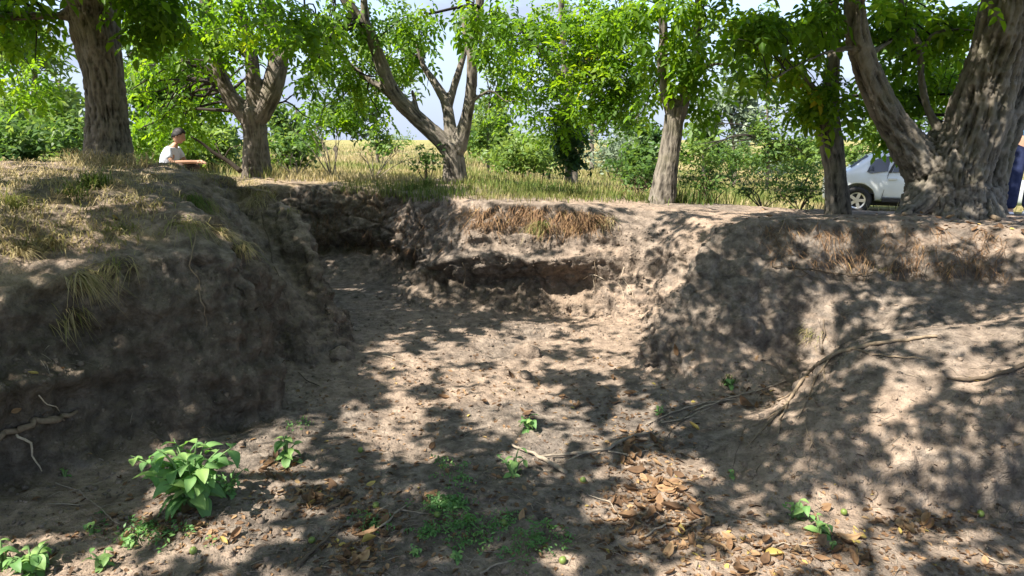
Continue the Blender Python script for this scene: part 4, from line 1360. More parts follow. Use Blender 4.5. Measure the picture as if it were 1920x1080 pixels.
meadow_patch('golden dry grass in the sunny gap between the dark fork and the middle tree', [(500, 264), (845, 264), (845, 342), (520, 340)], 1700, 6, .15, .013, .62)
meadow_patch('pale yellow green grass between the middle tree and the leaning trunk', [(860, 266), (1240, 266), (1240, 386), (1090, 370), (860, 352)], 2200, 6, .16, .013, .38)
meadow_patch('golden grass of the meadow between the leaning trunk and the short trunk', [(1250, 270), (1560, 270), (1560, 404), (1400, 394), (1250, 386)], 2200, 6, .15, .013, .50)
meadow_patch('dark green weeds at the foot of the leaning trunk', [(1265, 352), (1460, 372), (1450, 396), (1270, 388)], 300, 8, .30, .014, .16, name='weeds')
meadow_patch('dry grass under the car and the massive trunk', [(1560, 300), (1940, 300), (1940, 402), (1560, 402)], 500, 5, .16, .012, .6)
meadow_patch('olive grass behind the left mound', [(-20, 240), (180, 240), (180, 290), (-20, 295)], 800, 6, .30, .012, .36, ymin=7.0)
meadow_patch('shaded grass round the sitting person and the dark fork', [(240, 262), (520, 262), (520, 335), (240, 312)], 900, 6, .26, .012, .35, ymin=8.3)
meadow_patch('green and dry weeds along the rim below the middle tree', [(640, 345), (860, 345), (880, 372), (800, 376), (640, 356)], 200, 7, .16, .010, .25, ymin=7.0, name='weeds')
meadow_patch('short grass on the rim right of the middle tree', [(870, 350), (1120, 362), (1130, 378), (900, 374)], 420, 7, .12, .008, .55, ymin=6.9)


def mound_grass(label, poly, n, k, h, tint, name='dry_grass', ymin=2.5, hang=0.0, mat='grass', spread=.05, w=.0045, sd=.14):
    P, Nn = scatter_px(n, poly, ymin)
    Q = tufted(P, k, spread)
    z = np.array([(GB.find_nearest(Vector(p))[0] or Vector(p)) for p in Q])
    Q = np.array([tuple(p) for p in z])
    N = len(Q)
    out = np.repeat(Nn, k, 0) * np.array([1, 1, .35]) + RNG.normal(0, .45, (N, 3)) * np.array([1, 1, .3])
    out /= np.linalg.norm(out, axis=1)[:, None]
    o = blades(name, Q, h * RNG.uniform(.45, 1.3, N), w * RNG.uniform(.7, 1.5, N), RNG.uniform(.5, 2.2, N), RNG.uniform(0, 6.28, N), tint + RNG.normal(0, sd, N), mat,
               hang=hang, nrm_out=out if hang > 0 else None)
    tag(o, label, 'dry grass', kind='stuff')


mound_grass('flattened straw covering the top of the left mound', [(-20, 292), (330, 300), (330, 350), (240, 345), (-20, 352)], 600, 4, .06, .80)
mound_grass('sparse straw on the sloping front of the left mound', [(-20, 350), (330, 350), (300, 400), (250, 470), (-20, 480)], 380, 4, .065, .66)
mound_grass('dry grass along the crest beside the rear buttress', [(320, 312), (430, 318), (520, 365), (500, 378), (400, 340)], 300, 4, .07, .62)
mound_grass('orange straw heaped round the foot of the thick trunk', [(120, 280), (205, 285), (290, 300), (280, 318), (130, 312)], 300, 6, .20, .82)
mound_grass('brown roots and dead grass hanging from the far rim', [(862, 388), (1035, 385), (1040, 440), (960, 415), (865, 420)], 150, 5, .13, .48, 'hanging_roots', 6.0, 1.0, 'litter', .08, .006)
mound_grass('brown hanging grass on the lit part of the far rim', [(1040, 392), (1130, 398), (1135, 432), (1050, 425)], 110, 5, .10, .55, 'hanging_roots', 6.0, 1.0, 'litter', .04, .006)
mound_grass('thin dead roots hanging out of the far wall', [(560, 352), (860, 365), (860, 470), (580, 470)], 170, 4, .16, .25, 'hanging_roots', 6.0, 1.0, 'litter', .03, .005)
mound_grass('thin dead roots hanging out of the right bank', [(1420, 412), (1900, 432), (1900, 520), (1430, 490)], 220, 4, .12, .45, 'hanging_roots', 3.0, 1.0, 'litter', .03, .004)

TG = 'grass tufts on the left bank'
def tuft(label, u, v, n, h, tint, hang, group=TG, w=.005, sp=.035):
    g = pick(u, v)
    if not g: return
    p, nr = g
    Q = np.array(p)[None] + RNG.normal(0, sp, (n, 3)) * np.array([1.2, 1.2, .6])
    Q = np.array([tuple(GB.find_nearest(Vector(q))[0]) for q in Q])
    out = np.array(nr)[None] * np.array([1, 1, .2]) + RNG.normal(0, .5, (n, 3)) * np.array([1, 1, .3])
    out /= np.linalg.norm(out, axis=1)[:, None]
    o = blades('grass_tuft', Q, h * RNG.uniform(.5, 1.25, n), w, RNG.uniform(.3, 1.1, n), RNG.uniform(0, 6.28, n), tint + RNG.normal(0, .12, n), 'grass', hang=hang, nrm_out=out)
    # keep each tuft's origin at its root
    me = o.data
    me.transform(Matrix.Translation(-p))
    o.location = p
    tag(o, label, 'grass tuft', group)


tuft('green tuft of fine grass sprouting near the top of the left bank', 178, 352, 150, .20, .05, .25)
tuft('second green tuft just left of the fine green one', 140, 365, 80, .16, .10, .3)
tuft('yellowish tuft draped over the crest of the left bank', 345, 420, 150, .24, .50, .75)
tuft('straw tuft hanging over the crest right of the yellowish one', 400, 428, 120, .26, .60, .8)
tuft('thin straw tuft at the right corner of the left bank', 455, 455, 70, .20, .62, .8)
tuft('straggly straw tuft hanging below the middle of the left crest', 150, 510, 150, .24, .68, .85)
tuft('dry tuft hanging beside a sunlit patch of the left face', 215, 490, 100, .20, .60, .8)
tuft('small dry tuft in the shade of the left face', 130, 585, 60, .16, .55, .9)
tuft('grey green tuft at the left picture edge of the bank top', 22, 385, 110, .16, .30, .3)
tuft('pale dry tuft at the left picture edge of the bank slope', 40, 470, 120, .18, .75, .6)
tuft('sparse tuft between the two straw tufts of the left slope', 95, 455, 90, .16, .62, .5)
tuft('olive tuft in the middle of the left slope', 225, 430, 70, .12, .40, .5)
tuft('green tuft trailing down the shaded crest of the rear buttress', 365, 368, 80, .22, .15, .9)
tuft('yellow green tuft trailing next to the shaded crest notch', 385, 380, 60, .22, .35, .9)
tuft('straw tuft on the sunny crest of the rear buttress', 480, 372, 120, .20, .68, .7)
tuft('thin tuft at the outer corner of the rear buttress', 545, 392, 50, .14, .55, .7)
tuft('dry tuft hanging on the far wall under the rim', 1010, 420, 110, .22, .45, .8, 'grass tufts on the far wall', .006)
tuft('yellow green herb tuft on the sunny far slope', 1020, 425, 90, .16, .28, .4, 'grass tufts on the far wall', .008)
tuft('dark green tuft below the middle tree', 800, 352, 120, .22, .02, .3, 'grass tufts on the far wall', .008)
tuft('second dark green tuft left of the middle tree', 770, 356, 90, .18, .06, .4, 'grass tufts on the far wall', .008)
tuft('dry tuft at the upper edge of the sunny far slope', 1140, 418, 90, .18, .62, .6, 'grass tufts on the far wall', .006)
tuft('small green tuft at the foot of the right bank', 1368, 716, 60, .07, .02, .3, 'grass tufts at the right bank', .006, .02)
tuft('dry tuft in the gully between right bank and front mound', 1520, 628, 60, .12, .55, .5, 'grass tufts at the right bank', .004)
tuft('small straw tuft on the ledge of the right bank', 1660, 508, 60, .10, .68, .5, 'grass tufts at the right bank', .004)

# dry twiggy shrubs on the rim left of the middle tree
DW = 'leafless stalks on the rim'
def stalks(label, u, v, y, hpx, n, wpx=30, leafy=0):
    c = PY(u, v, y)
    g = ground_at(c.x, c.y)[0]
    r = empty('dry_shrub', tuple(g))
    tag(r, label, 'shrub', DW)
    T = Tubes()
    k = y / FPX
    tips = []
    for _ in range(n):
        t = g + Vector((random.gauss(0, wpx * k), random.gauss(0, wpx * k * .7), hpx * k * random.uniform(.55, 1.1)))
        m = g.lerp(t, .45) + Vector((random.gauss(0, .05), random.gauss(0, .05), .05))
        T.add([(*(g - Vector((0, 0, .03))), .008), (*m, .006), (*t, .002)], 4, .12)
        tips.append(t)
        for _ in range(3):
            a = m.lerp(t, random.uniform(.1, .8))
            b = a + Vector((random.gauss(0, .1), random.gauss(0, .1), random.uniform(.04, .2)))
            T.add([(*a, .004), (*b, .0015)], 3, .1)
            tips.append(b)
    obj('stalk', T.mesh('stalk'), MAT['stick'] if not leafy else MAT['root_dark'], r)
    if leafy:
        P = np.array([tuple(t) for t in tips for _ in range(leafy)]) + RNG.normal(0, .05, (len(tips) * leafy, 3))
        o = obj('foliage', crown_mesh('foliage', CLUMP, P, RNG.uniform(.08, .16, len(P)), RNG.normal(.35, .2, len(P)), (-.6, .9)), MAT['bush'], r)
        o['kind'] = 'stuff'


stalks('leafless brown twigs under the dark rounded small tree', 622, 335, 10.6, 90, 9, 26)
stalks('sparse dry stalks in golden grass left of the middle tree', 700, 335, 10.2, 60, 7, 30)
stalks('tall leafy weed stalk standing left of the middle tree', 802, 338, 9.6, 60, 6, 14, 2)
stalks('thin dry stalks on the rim close to the dark fork', 560, 335, 10.4, 40, 6, 26)
stalks('weedy stalks on the rim right of the leaning trunk', 1330, 384, 8.4, 44, 10, 30, 2)
stalks('dry weed stalks in the middle of the golden meadow edge', 1430, 388, 8.6, 36, 8, 30, 1)
stalks('leafy weed between the golden meadow and the short trunk', 1500, 392, 8.2, 30, 8, 22, 2)
stalks('bushy weed at the foot of the leaning trunk', 1195, 366, 9.0, 46, 8, 20, 3)

# ------------------------------------------------------------------ roots and sticks
def snapped(path, lift):
    out = []
    q = [(p[0], p[1], p[2] if len(p) > 2 else .01) for p in path]
    dense = []
    for a, b in zip(q, q[1:]):
        n = max(1, int(math.hypot(b[0] - a[0], b[1] - a[1]) / 11))
        dense += [tuple(a[k] + (b[k] - a[k]) * i / n for k in range(3)) for i in range(n)]
    dense.append(q[-1])
    for (u, v, *r) in dense:
        g = pick(u, v)
        if g and (not out or (g[0] - out[-1][0]).length < .35): out.append((g[0] + g[1] * (lift + r[0] * .35), r[0]))
    return out


def root_thing(name, label, cat, group, branches, mat, lift=.004, sides=7, wob=.006):
    T = Tubes()
    base = None
    for b in branches:
        s = snapped(b, lift)
        if len(s) < 2: continue
        if base is None: base = s[0][0].copy()
        P = [(*(p - base + Vector((random.gauss(0, wob * .6), random.gauss(0, wob * .6), random.gauss(0, wob * .4)))), r * random.uniform(.58, .86)) for p, r in s]
        T.add(P, sides, .035)
    if base is None: return
    o = obj(name, T.mesh(name), MAT[mat])
    o.location = base
    tag(o, label, cat, group)
    return o


ROOTS = 'roots bared by the digging'
R = lambda label, br, mat='root', lift=.006: root_thing('exposed_root', label, 'root', ROOTS, br, mat, lift)
R('long light root running along the gully rim to the forked root ends', [[(1760, 632, .013), (1690, 640, .014), (1620, 650, .016), (1570, 664, .017), (1535, 685, .016), (1512, 705, .013)],
  [(1560, 668, .010), (1535, 705, .008), (1515, 742, .006), (1502, 785, .003)], [(1545, 680, .007), (1548, 705, .005), (1543, 740, .002)], [(1600, 655, .008), (1640, 668, .007), (1690, 672, .006), (1740, 676, .004)]])
R('yellowish fan of root ends below the gully on the front mound', [[(1512, 706, .014), (1490, 740, .014), (1470, 768, .011), (1440, 798, .008), (1415, 822, .006), (1398, 846, .003)], [(1480, 755, .010), (1466, 785, .008), (1458, 815, .003)], [(1495, 735, .008), (1462, 752, .007), (1430, 770, .004)], [(1470, 768, .007), (1440, 785, .006), (1410, 800, .003)]])
R('dark root stub sticking out of the sunny right mound', [[(1935, 682, .014), (1890, 700, .014), (1850, 712, .013), (1800, 716, .010), (1776, 712, .006)]], 'root_dark', .012)
R('pale thin root winding down the middle of the left face', [[(368, 436, .006), (362, 470, .006), (352, 498, .006), (372, 518, .005), (372, 545, .005), (386, 575, .005), (383, 622, .003)]], 'root', .01)
R('white root dangling under the mossy shelf', [[(38, 806, .007), (50, 832, .0075), (58, 850, .006), (66, 868, .005), (70, 884, .003)]], 'root_pale', .03)
R('thin dark root below the mossy shelf tip', [[(132, 790, .005), (126, 815, .004), (124, 840, .002)]], 'root_dark', .02)
R('pale fuzzy rootlet above the mossy shelf', [[(76, 738, .004), (88, 755, .004), (108, 772, .003)]], 'root_pale', .01)
R('thick knotty root lying on the mossy shelf', [[(-20, 816, .022), (30, 800, .022), (80, 785, .020), (125, 778, .016), (152, 772, .010)], [(70, 788, .010), (95, 778, .008), (120, 790, .004)]], 'root', .02)
R('thin root hanging straight down the far wall at its sunny end', [[(1118, 478, .006), (1120, 505, .005), (1118, 545, .003)]], 'root', .03)
R('small forked root end in the sunny far wall', [[(1094, 520, .006), (1112, 516, .007), (1132, 522, .004)], [(1112, 516, .005), (1118, 540, .004), (1108, 560, .002)]], 'root_pale', .02)
R('root hanging in the shaded hollow of the far wall', [[(868, 490, .006), (872, 515, .005), (866, 545, .003)]], 'root', .02)
R('row of dark roots along the ledge of the right bank', [[(1452, 500, .008), (1490, 503, .009), (1540, 510, .009), (1600, 518, .008), (1640, 512, .005)], [(1500, 505, .005), (1525, 520, .004), (1545, 530, .002)], [(1570, 514, .005), (1590, 530, .004), (1610, 528, .002)], [(1520, 508, .005), (1500, 520, .004), (1485, 518, .002)]], 'root_dark', .012)
R('rootlets fanning down from the rim of the right bank', [[(1472, 412, .007), (1462, 435, .006), (1448, 462, .003)], [(1462, 435, .004), (1440, 445, .003), (1425, 470, .002)], [(1468, 420, .004), (1480, 445, .003), (1478, 470, .002)]], 'root', .008)
R('thin vertical root beside the sunlit streak of the right bank', [[(1548, 600, .006), (1544, 640, .006), (1538, 680, .005), (1530, 706, .003)]], 'root_dark', .008)
R('root running down the shaded face of the right mound', [[(1515, 770, .004), (1512, 800, .004), (1520, 830, .004), (1518, 868, .002)], [(1520, 830, .003), (1534, 850, .003), (1530, 880, .002)]], 'root', .006)
R('fine rootlets spreading low on the front mound', [[(1400, 800, .004), (1385, 840, .003), (1372, 880, .002)], [(1440, 860, .003), (1420, 880, .003), (1410, 900, .002)]], 'root_dark', .004)
R('root ridge along the outer edge of the rear buttress', [[(470, 352, .014), (505, 364, .016), (535, 384, .015), (556, 405, .012), (572, 430, .009), (578, 455, .005)]], 'root', .008)
R('second thin root trailing down the inner side of the rear buttress', [[(490, 400, .007), (500, 440, .006), (510, 490, .006), (530, 540, .004), (545, 590, .003)]], 'root_dark', .008)
R('roots spilling over the far rim near the dark fork', [[(500, 336, .010), (540, 344, .010), (580, 350, .008), (610, 366, .005)], [(560, 346, .006), (545, 360, .005), (550, 385, .003)]], 'root', .008)
R('root crossing the dark hollow of the far corner', [[(585, 468, .007), (630, 474, .008), (690, 480, .007), (740, 474, .004)]], 'root_dark', .02)
R('torn rootlets on the sunny talus of the far slope', [[(1170, 500, .004), (1162, 530, .004), (1170, 565, .002)], [(1165, 520, .003), (1182, 545, .003), (1190, 570, .002)]], 'root_pale', .012)
R('root at the foot of the massive trunk', [[(1860, 410, .03), (1895, 424, .022), (1925, 432, .015)]], 'root', .01)
R('root running left from the massive trunk over the rim', [[(1705, 402, .03), (1670, 408, .02), (1630, 414, .012)]], 'root', .006)

ST = 'sticks lying on the pit floor'
K = lambda label, br, mat='stick', lift=.008: root_thing('fallen_stick', label, 'stick', ST, br, mat, lift, 6, .004)
K('long forked stick lying across the middle of the floor', [[(1062, 892, .013), (1030, 872, .014), (990, 852, .013), (958, 838, .010)], [(1010, 862, .010), (1060, 858, .011), (1110, 852, .012), (1140, 846, .012), (1170, 828, .010), (1225, 811, .006)], [(1100, 852, .007), (1070, 866, .005), (1040, 868, .004)]], 'stick', .014)
K('stick beside the right toe of the long forked stick', [[(1140, 850, .008), (1185, 856, .007), (1215, 846, .004)]])
K('broken twig with a side shoot near the bottom middle', [[(690, 1010, .007), (725, 985, .007), (752, 958, .006), (765, 945, .004)], [(752, 960, .005), (790, 965, .004), (806, 948, .003)]])
K('thin bent twig beside the large leafy weed', [[(105, 908, .005), (150, 925, .005), (180, 950, .005), (225, 985, .003)], [(130, 925, .003), (165, 915, .003), (192, 905, .002)]])
K('straight thin twig left of the large leafy weed', [[(88, 948, .005), (120, 948, .005), (158, 950, .003)]])
K('dead twig at the bottom edge left of the middle', [[(560, 1065, .010), (590, 1035, .010), (630, 1000, .009), (640, 985, .006)]], 'root_dark', .01)
K('small twig at the bottom edge below the middle', [[(900, 1078, .006), (930, 1062, .006), (960, 1055, .004)]])
K('pair of twigs lying along the foot of the right bank', [[(1210, 800, .006), (1260, 775, .007), (1320, 758, .006), (1380, 750, .004)], [(1240, 795, .005), (1290, 785, .005), (1340, 762, .003)]])
K('curved twig in the leaves below the right bank', [[(1235, 845, .005), (1262, 805, .005), (1300, 772, .005), (1350, 742, .003)]], 'root_dark')
K('long thin twig pointing up to the gully', [[(1300, 772, .006), (1370, 748, .006), (1440, 728, .006), (1490, 706, .004)]])
K('short twig in the shade under the rear buttress', [[(560, 700, .005), (575, 715, .005), (600, 726, .003)]], 'root_dark')
K('short reddish twig in front of the sunny talus', [[(1165, 668, .004), (1180, 680, .005), (1200, 700, .003)], [(1180, 680, .003), (1192, 672, .002)]])
K('twig lying in the middle of the sunny floor', [[(700, 665, .005), (735, 672, .005), (770, 690, .003)]])
K('crooked twig among leaves at the lower right', [[(1210, 1010, .006), (1250, 985, .006), (1290, 985, .005), (1330, 970, .003)]])
K('thin twig at the lower right below the seedlings', [[(1420, 1035, .004), (1470, 1022, .004), (1540, 1030, .003)]])
K('curved grassy twig at the lower right corner', [[(1840, 1042, .004), (1880, 1060, .004), (1930, 1066, .003)]])
K('thin twig in the leafy rut right of the middle', [[(1100, 930, .004), (1140, 945, .004), (1180, 990, .003)]])
K('stub of a branch lying near the middle rut', [[(610, 960, .012), (640, 948, .012), (668, 930, .009)]], 'root_dark')

# ------------------------------------------------------------------ clods of earth
def clod(label, u, v, r, sq=(1, 1, .7), sink=.35):
    r = r * (.62 if r < .12 else .85)
    g = pick(u, v)
    bm = bmesh.new()
    bmesh.ops.create_icosphere(bm, subdivisions=4, radius=1)
    c = np.array([tuple(w.co) for w in bm.verts])
    o_ = RNG.uniform(0, 50, 3)
    c = c * (0.62 + .55 * fbm(c * 1.1 + o_, 3, 4) + .22 * (ridge(c * 2.4 + o_, 2, 8) - .5))[:, None] * np.array(sq) * r
    for w, p in zip(bm.verts, c): w.co = p
    me = bpy.data.meshes.new('soil_clod')
    bm.to_mesh(me)
    bm.free()
    me.polygons.foreach_set('use_smooth', np.ones(len(me.polygons), bool))
    a = me.attributes.new('dust_sun', 'FLOAT', 'POINT')
    a.data.foreach_set('value', np.clip(.25 + .5 * c[:, 2] / r, 0, 1).astype(np.float32))
    o = obj('soil_clod', me, MAT['soil'])
    o.location = g[0] + Vector((0, 0, r * sq[2] * (.35 - sink)))
    o.rotation_euler = (0, 0, random.uniform(0, 6))
    tag(o, label, 'clod', 'clods of earth on the pit floor')


clod('large clod of earth standing in the sun on the pit floor', 985, 668, .13, (1.2, .8, 1.0), .3)
clod('dark crumbly clod below the large sunlit clod', 985, 705, .09, (1, .8, .7))
clod('brown clod left of the sunlit clod', 890, 690, .09, (1.4, 1, .5))
clod('small clod in front of the sunny talus', 1100, 640, .06)
clod('clod at the foot of the rear buttress', 640, 672, .12, (1.1, .8, .9))
clod('lump of earth fallen from the far wall', 1140, 585, .10, (1.4, .8, .7))
clod('second lump of earth fallen from the far wall', 1080, 590, .08, (1.2, .8, .7))
clod('clod in the shade at the far corner of the floor', 720, 560, .09)
clod('small clod near the yellow leaf of the left floor', 520, 1000, .05)
clod('clod among leaves at the bottom edge right of the middle', 1330, 1030, .05)
clod('clod under the front mound', 1325, 905, .055)
clod('clod beside the dark fork of twigs', 790, 730, .06)
clod('clod in the leafy rut right of the middle', 1175, 905, .05)
clod('clod next to the small green patch', 760, 930, .045)

# ------------------------------------------------------------------ green plants
def leaf_mesh(name, L, W, seed, tint, curl=.25, nl=6, fold=.22):
    r = random.Random(seed)
    prof = [math.sin(math.pi * (k / nl) ** .82) ** .8 for k in range(nl + 1)]
    V, F, T = [], [], []
    tw = r.uniform(-.25, .25)
    for k in range(nl + 1):
        s = k / nl
        w = W * .5 * max(prof[k], .03)
        z = L * (.10 * math.sin(math.pi * s) - curl * s * s)
        for j, q in enumerate((-1, -.5, 0, .5, 1)):
            V.append((s * L * (1 - .15 * curl * s), q * w, z + fold * w * abs(q) + tw * q * w * s + r.uniform(-.03, .03) * W))
            T.append(tint + (.10 if q == 0 else 0) + r.uniform(-.05, .05))
    for k in range(nl):
        for j in range(4):
            a = k * 5 + j
            F.append((a, a + 5, a + 6, a + 1))
    return np_mesh(name, V, np.array(F), {'tint': np.clip(T, 0, 1)}, True)


WEEDLEAF = [leaf_mesh('leaf', 1.0, .56, s, t, c) for s, t, c in ((1, .55, .25), (2, .40, .4), (3, .70, .15), (4, .85, .3), (5, .30, .5))]
for m in WEEDLEAF: m.materials.append(MAT['weed'])


def plant(label, u, v, hpx, wpx, nstem, nleaf, L, cat='plant', name='weed_plant', group=None, leanx=0.0, seed=0, pairs=True):
    r = random.Random(seed + int(u))
    g, nn = pick(u, v)
    k = g.y / FPX / .92
    root = empty(name, tuple(g))
    tag(root, label, cat, group)
    T = Tubes()
    spots = []
    for s in range(nstem):
        a = 6.283 * s / nstem + r.uniform(-.5, .5)
        rad = wpx * k * .5 * r.uniform(.35, .95) if nstem > 1 else 0
        tip = Vector((rad * math.cos(a) + leanx * hpx * k, rad * math.sin(a) * .8, hpx * k * r.uniform(.55, 1.0)))
        mid = tip * .5 + Vector((0, 0, .18 * hpx * k))
        c = T.add([(0, 0, -.02, .006), (*mid, .0045), (*tip, .002)], 6, .03)
        per = max(2, nleaf // nstem)
        for q in range(per):
            i = int((len(c) - 1) * (.30 + .70 * q / max(1, per - 1)))
            spots.append((Vector(c[i][:3]), a + 2.4 * q + r.uniform(-.4, .4), q / per))
    st = T.mesh('stem')
    st.transform(Matrix.Translation(root.location))
    obj('stem', st, MAT['stem'], root)
    for (p, a, f) in spots:
        o = bpy.data.objects.new('leaf', r.choice(WEEDLEAF))
        COL.objects.link(o)
        o.parent = root
        sc = L * r.uniform(.65, 1.15) * (1.0 - .3 * f)
        o.location = p
        o.rotation_euler = (r.uniform(-.4, .4), r.uniform(-.35, .45), a)
        o.scale = (sc, sc, sc)
    return root


WG = 'small green plants on the pit floor'
plant('large leafy green weed in the sun at the foot of the left bank', 365, 950, 135, 215, 18, 130, .120, leanx=-.12, seed=3)
plant('low green sprigs spilling from the right side of the large weed', 430, 925, 46, 90, 9, 54, .045, group=WG)
plant('slim green plant growing at the corner of the left bank', 540, 868, 66, 46, 5, 20, .085, group=WG)
plant('bright seedling in the middle of the floor above the long stick', 990, 806, 26, 44, 6, 20, .075, group=WG)
plant('bright seedling in front of the left end of the long stick', 962, 892, 46, 60, 7, 24, .070, group=WG)
plant('upper one of two seedlings at the foot of the front mound', 1494, 972, 34, 54, 5, 17, .075, group=WG)
plant('lower one of two seedlings at the foot of the front mound', 1537, 1000, 36, 40, 4, 12, .065, group=WG)
plant('pale broad weed at the bottom left corner', 62, 1075, 56, 110, 9, 40, .080, group=WG)
plant('green seedling at the very left bottom edge', 8, 1060, 60, 40, 4, 14, .075, group=WG)
plant('small seedling right of the pale broad weed', 195, 1062, 34, 50, 4, 13, .060, group=WG)
plant('tiny bright sprout in the dark below the mossy shelf', 122, 893, 16, 16, 3, 7, .040, group=WG)
plant('tiny green sprout above the pale broad weed', 172, 1000, 20, 30, 4, 10, .045, group=WG)
plant('green sprout left of the bottom leaf rut', 245, 1025, 18, 40, 4, 12, .04, group=WG)
plant('green leaf rosette at the foot of the right bank', 1370, 722, 14, 26, 4, 9, .055, group=WG)
plant('small dark sprout beside the foot twigs of the right bank', 1236, 776, 16, 18, 3, 7, .045, group=WG)
plant('sprout at the bottom edge left of the middle', 780, 1040, 16, 26, 4, 12, .035, group=WG)
plant('sprout at the bottom edge just right of its neighbour', 858, 1050, 18, 30, 4, 14, .035, group=WG)
plant('single sprout in the shade of the front mound', 1372, 895, 14, 18, 3, 6, .04, group=WG)
plant('small sprout under the lower right seedlings', 1562, 1026, 12, 20, 3, 6, .035, group=WG)

# creeping green ground cover on the shaded floor
P, Nn = [], []
for (u, v, ru, rv, n) in [(842, 950, 36, 14, 90), (868, 985, 28, 14, 36), (805, 1000, 30, 14, 26), (880, 1020, 40, 16, 26), (965, 1035, 50, 30, 26), (1020, 1010, 40, 30, 40), (940, 985, 40, 20, 30), (560, 800, 20, 10, 10), (700, 985, 40, 20, 20), (860, 900, 20, 20, 20), (830, 880, 30, 20, 12), (270, 1000, 70, 26, 60)]:
    for _ in range(n):
        g = pick(random.gauss(u, ru * .55), random.gauss(v, rv * .55))
        if g: P.append(tuple(g[0] + Vector((0, 0, random.uniform(.008, .03)))))
P = np.array(P)
o = obj('ground_cover', crown_mesh('ground_cover', CLUMP, P, RNG.uniform(.028, .05, len(P)), RNG.normal(.35, .18, len(P)), (-.5, .5)), MAT['weed'])
tag(o, 'creeping small leaved green plants on the near floor', 'ground cover', kind='stuff')

# ------------------------------------------------------------------ fallen leaves, green nuts, litter, crumbs
def curled(seed, tint):
    r = random.Random(seed)
    L, W, nl = 1.0, r.uniform(.42, .60), 6
    cu, cv, tw = r.uniform(.2, 1.1), r.uniform(-.2, 1.3), r.uniform(-.6, .6)
    V, F, T = [], [], []
    for k in range(nl + 1):
        s = k / nl
        w = W * .5 * max(math.sin(math.pi * s ** .85) ** .8, .03)
        for q in (-1, -.5, 0, .5, 1):
            V.append(((s - .5) * L, q * w * (1 - .25 * abs(cv)), cu * .5 * (s - .5) ** 2 * 1.6 + cv * w * q * q * .9 + tw * q * w * (s - .5) + r.uniform(-.02, .02)))
            T.append(tint + r.uniform(-.08, .08) - (.12 if q == 0 else 0))
    for k in range(nl):
        for j in range(4):
            a = k * 5 + j
            F.append((a, a + 5, a + 6, a + 1))
    V = np.array(V)
    V[:, 2] -= V[:, 2].min()
    me = np_mesh('fallen_leaf', V, np.array(F), {'tint': np.clip(T, 0, 1)}, True)
    me.materials.append(MAT['litter'])
    return me


KINDS = [('curled brown walnut leaf', 'brown fallen leaves', [curled(s, .22) for s in range(6)]),
         ('dry tan walnut leaf', 'tan fallen leaves', [curled(20 + s, .52) for s in range(6)]),
         ('pale orange walnut leaf', 'orange fallen leaves', [curled(40 + s, .72) for s in range(6)]),
         ('bright yellow walnut leaf', 'yellow fallen leaves', [curled(60 + s, .97) for s in range(4)])]


def drop_leaf(u, v, kind, size=None, stay=None, where=''):
    g = pick(u, v)
    if not g or g[0].y > 9: return
    p, n = g
    lab, grp, meshes = KINDS[kind]
    o = bpy.data.objects.new('fallen_leaf', random.choice(meshes))
    COL.objects.link(o)
    q = Vector((0, 0, 1)).rotation_difference(n)
    e = (q.to_matrix() @ Matrix.Rotation(random.uniform(0, 6.28), 3, 'Z') @ Matrix.Rotation(random.gauss(0, .28), 3, 'X') @ Matrix.Rotation(random.gauss(0, .28), 3, 'Y')).to_euler()
    o.rotation_euler = e
    s = size or min(.105, random.lognormvariate(-2.75, .28))
    o.scale = (s, s, s)
    o.location = p + n * .006
    tag(o, stay or lab + ' ' + where, 'fallen leaf', None if stay else grp[:-len(' fallen leaves')] + ' leaves ' + where)


CLW = [(1240, 905, 60, 60, 46, 'in the deep leaf drift below the front mound'), (1180, 960, 50, 50, 26, 'in the rut right of the middle'), (1180, 840, 50, 40, 22, 'around the right end of the long forked stick'), (1280, 990, 60, 40, 24, 'on the sunny floor left of the two seedlings'),
       (1400, 1040, 140, 40, 34, 'in the bottom litter below the two seedlings'), (1560, 1050, 120, 34, 20, 'in the bottom litter right of the two seedlings'), (1690, 985, 60, 20, 12, 'at the sunny foot of the front mound'), (1760, 975, 60, 16, 8, 'at the shaded foot of the front mound'),
       (690, 985, 50, 70, 30, 'in the leaf rut left of the green patch'), (590, 935, 50, 22, 22, 'in the sunny leaf pile right of the large weed'), (650, 1050, 60, 30, 14, 'at the bottom edge left of the middle'), (320, 985, 60, 20, 12, 'under the large leafy weed'),
       (520, 880, 40, 20, 10, 'beneath the slim plant at the bank corner'), (420, 1010, 80, 20, 8, 'in front of the large leafy weed'), (870, 960, 120, 90, 22, 'around the creeping green patch'), (900, 730, 160, 60, 16, 'in the dappled middle of the pit floor'),
       (1130, 760, 80, 40, 10, 'on the floor left of the right bank'), (1400, 745, 60, 20, 8, 'among the foot twigs of the right bank'), (1840, 1060, 60, 30, 8, 'in the bottom right corner'), (1600, 400, 200, 12, 10, 'on the rim beside the short trunk'), (1830, 425, 90, 14, 8, 'on the rim below the massive trunk')]
CL = [c[:5] for c in CLW]
for (u, v, su, sv, n, where) in CLW:
    for _ in range(int(n * .78)):
        drop_leaf(random.gauss(u, su * .6), random.gauss(v, sv * .6), random.choices((0, 1, 2, 3), (.42, .36, .19, .03))[0], where=where)
drop_leaf(1828, 714, 3, .085, 'bright yellow leaf lying on the sunny right mound')
drop_leaf(1300, 802, 3, .075, 'yellow leaf at the end of the twigs under the right bank')
drop_leaf(218, 412, 3, .10, 'yellow leaf on the crest of the left bank')
drop_leaf(290, 330, 3, .09, 'long yellow leaf on the left mound near the sitting person')
drop_leaf(62, 703, 3, .05, 'yellow green leaf stuck in the dark left face')
drop_leaf(1545, 955, 1, .09, 'rolled tan leaf stuck upright under the front mound')
drop_leaf(1252, 918, 2, .12, 'large pale curled leaf in the leaf drift below the front mound')
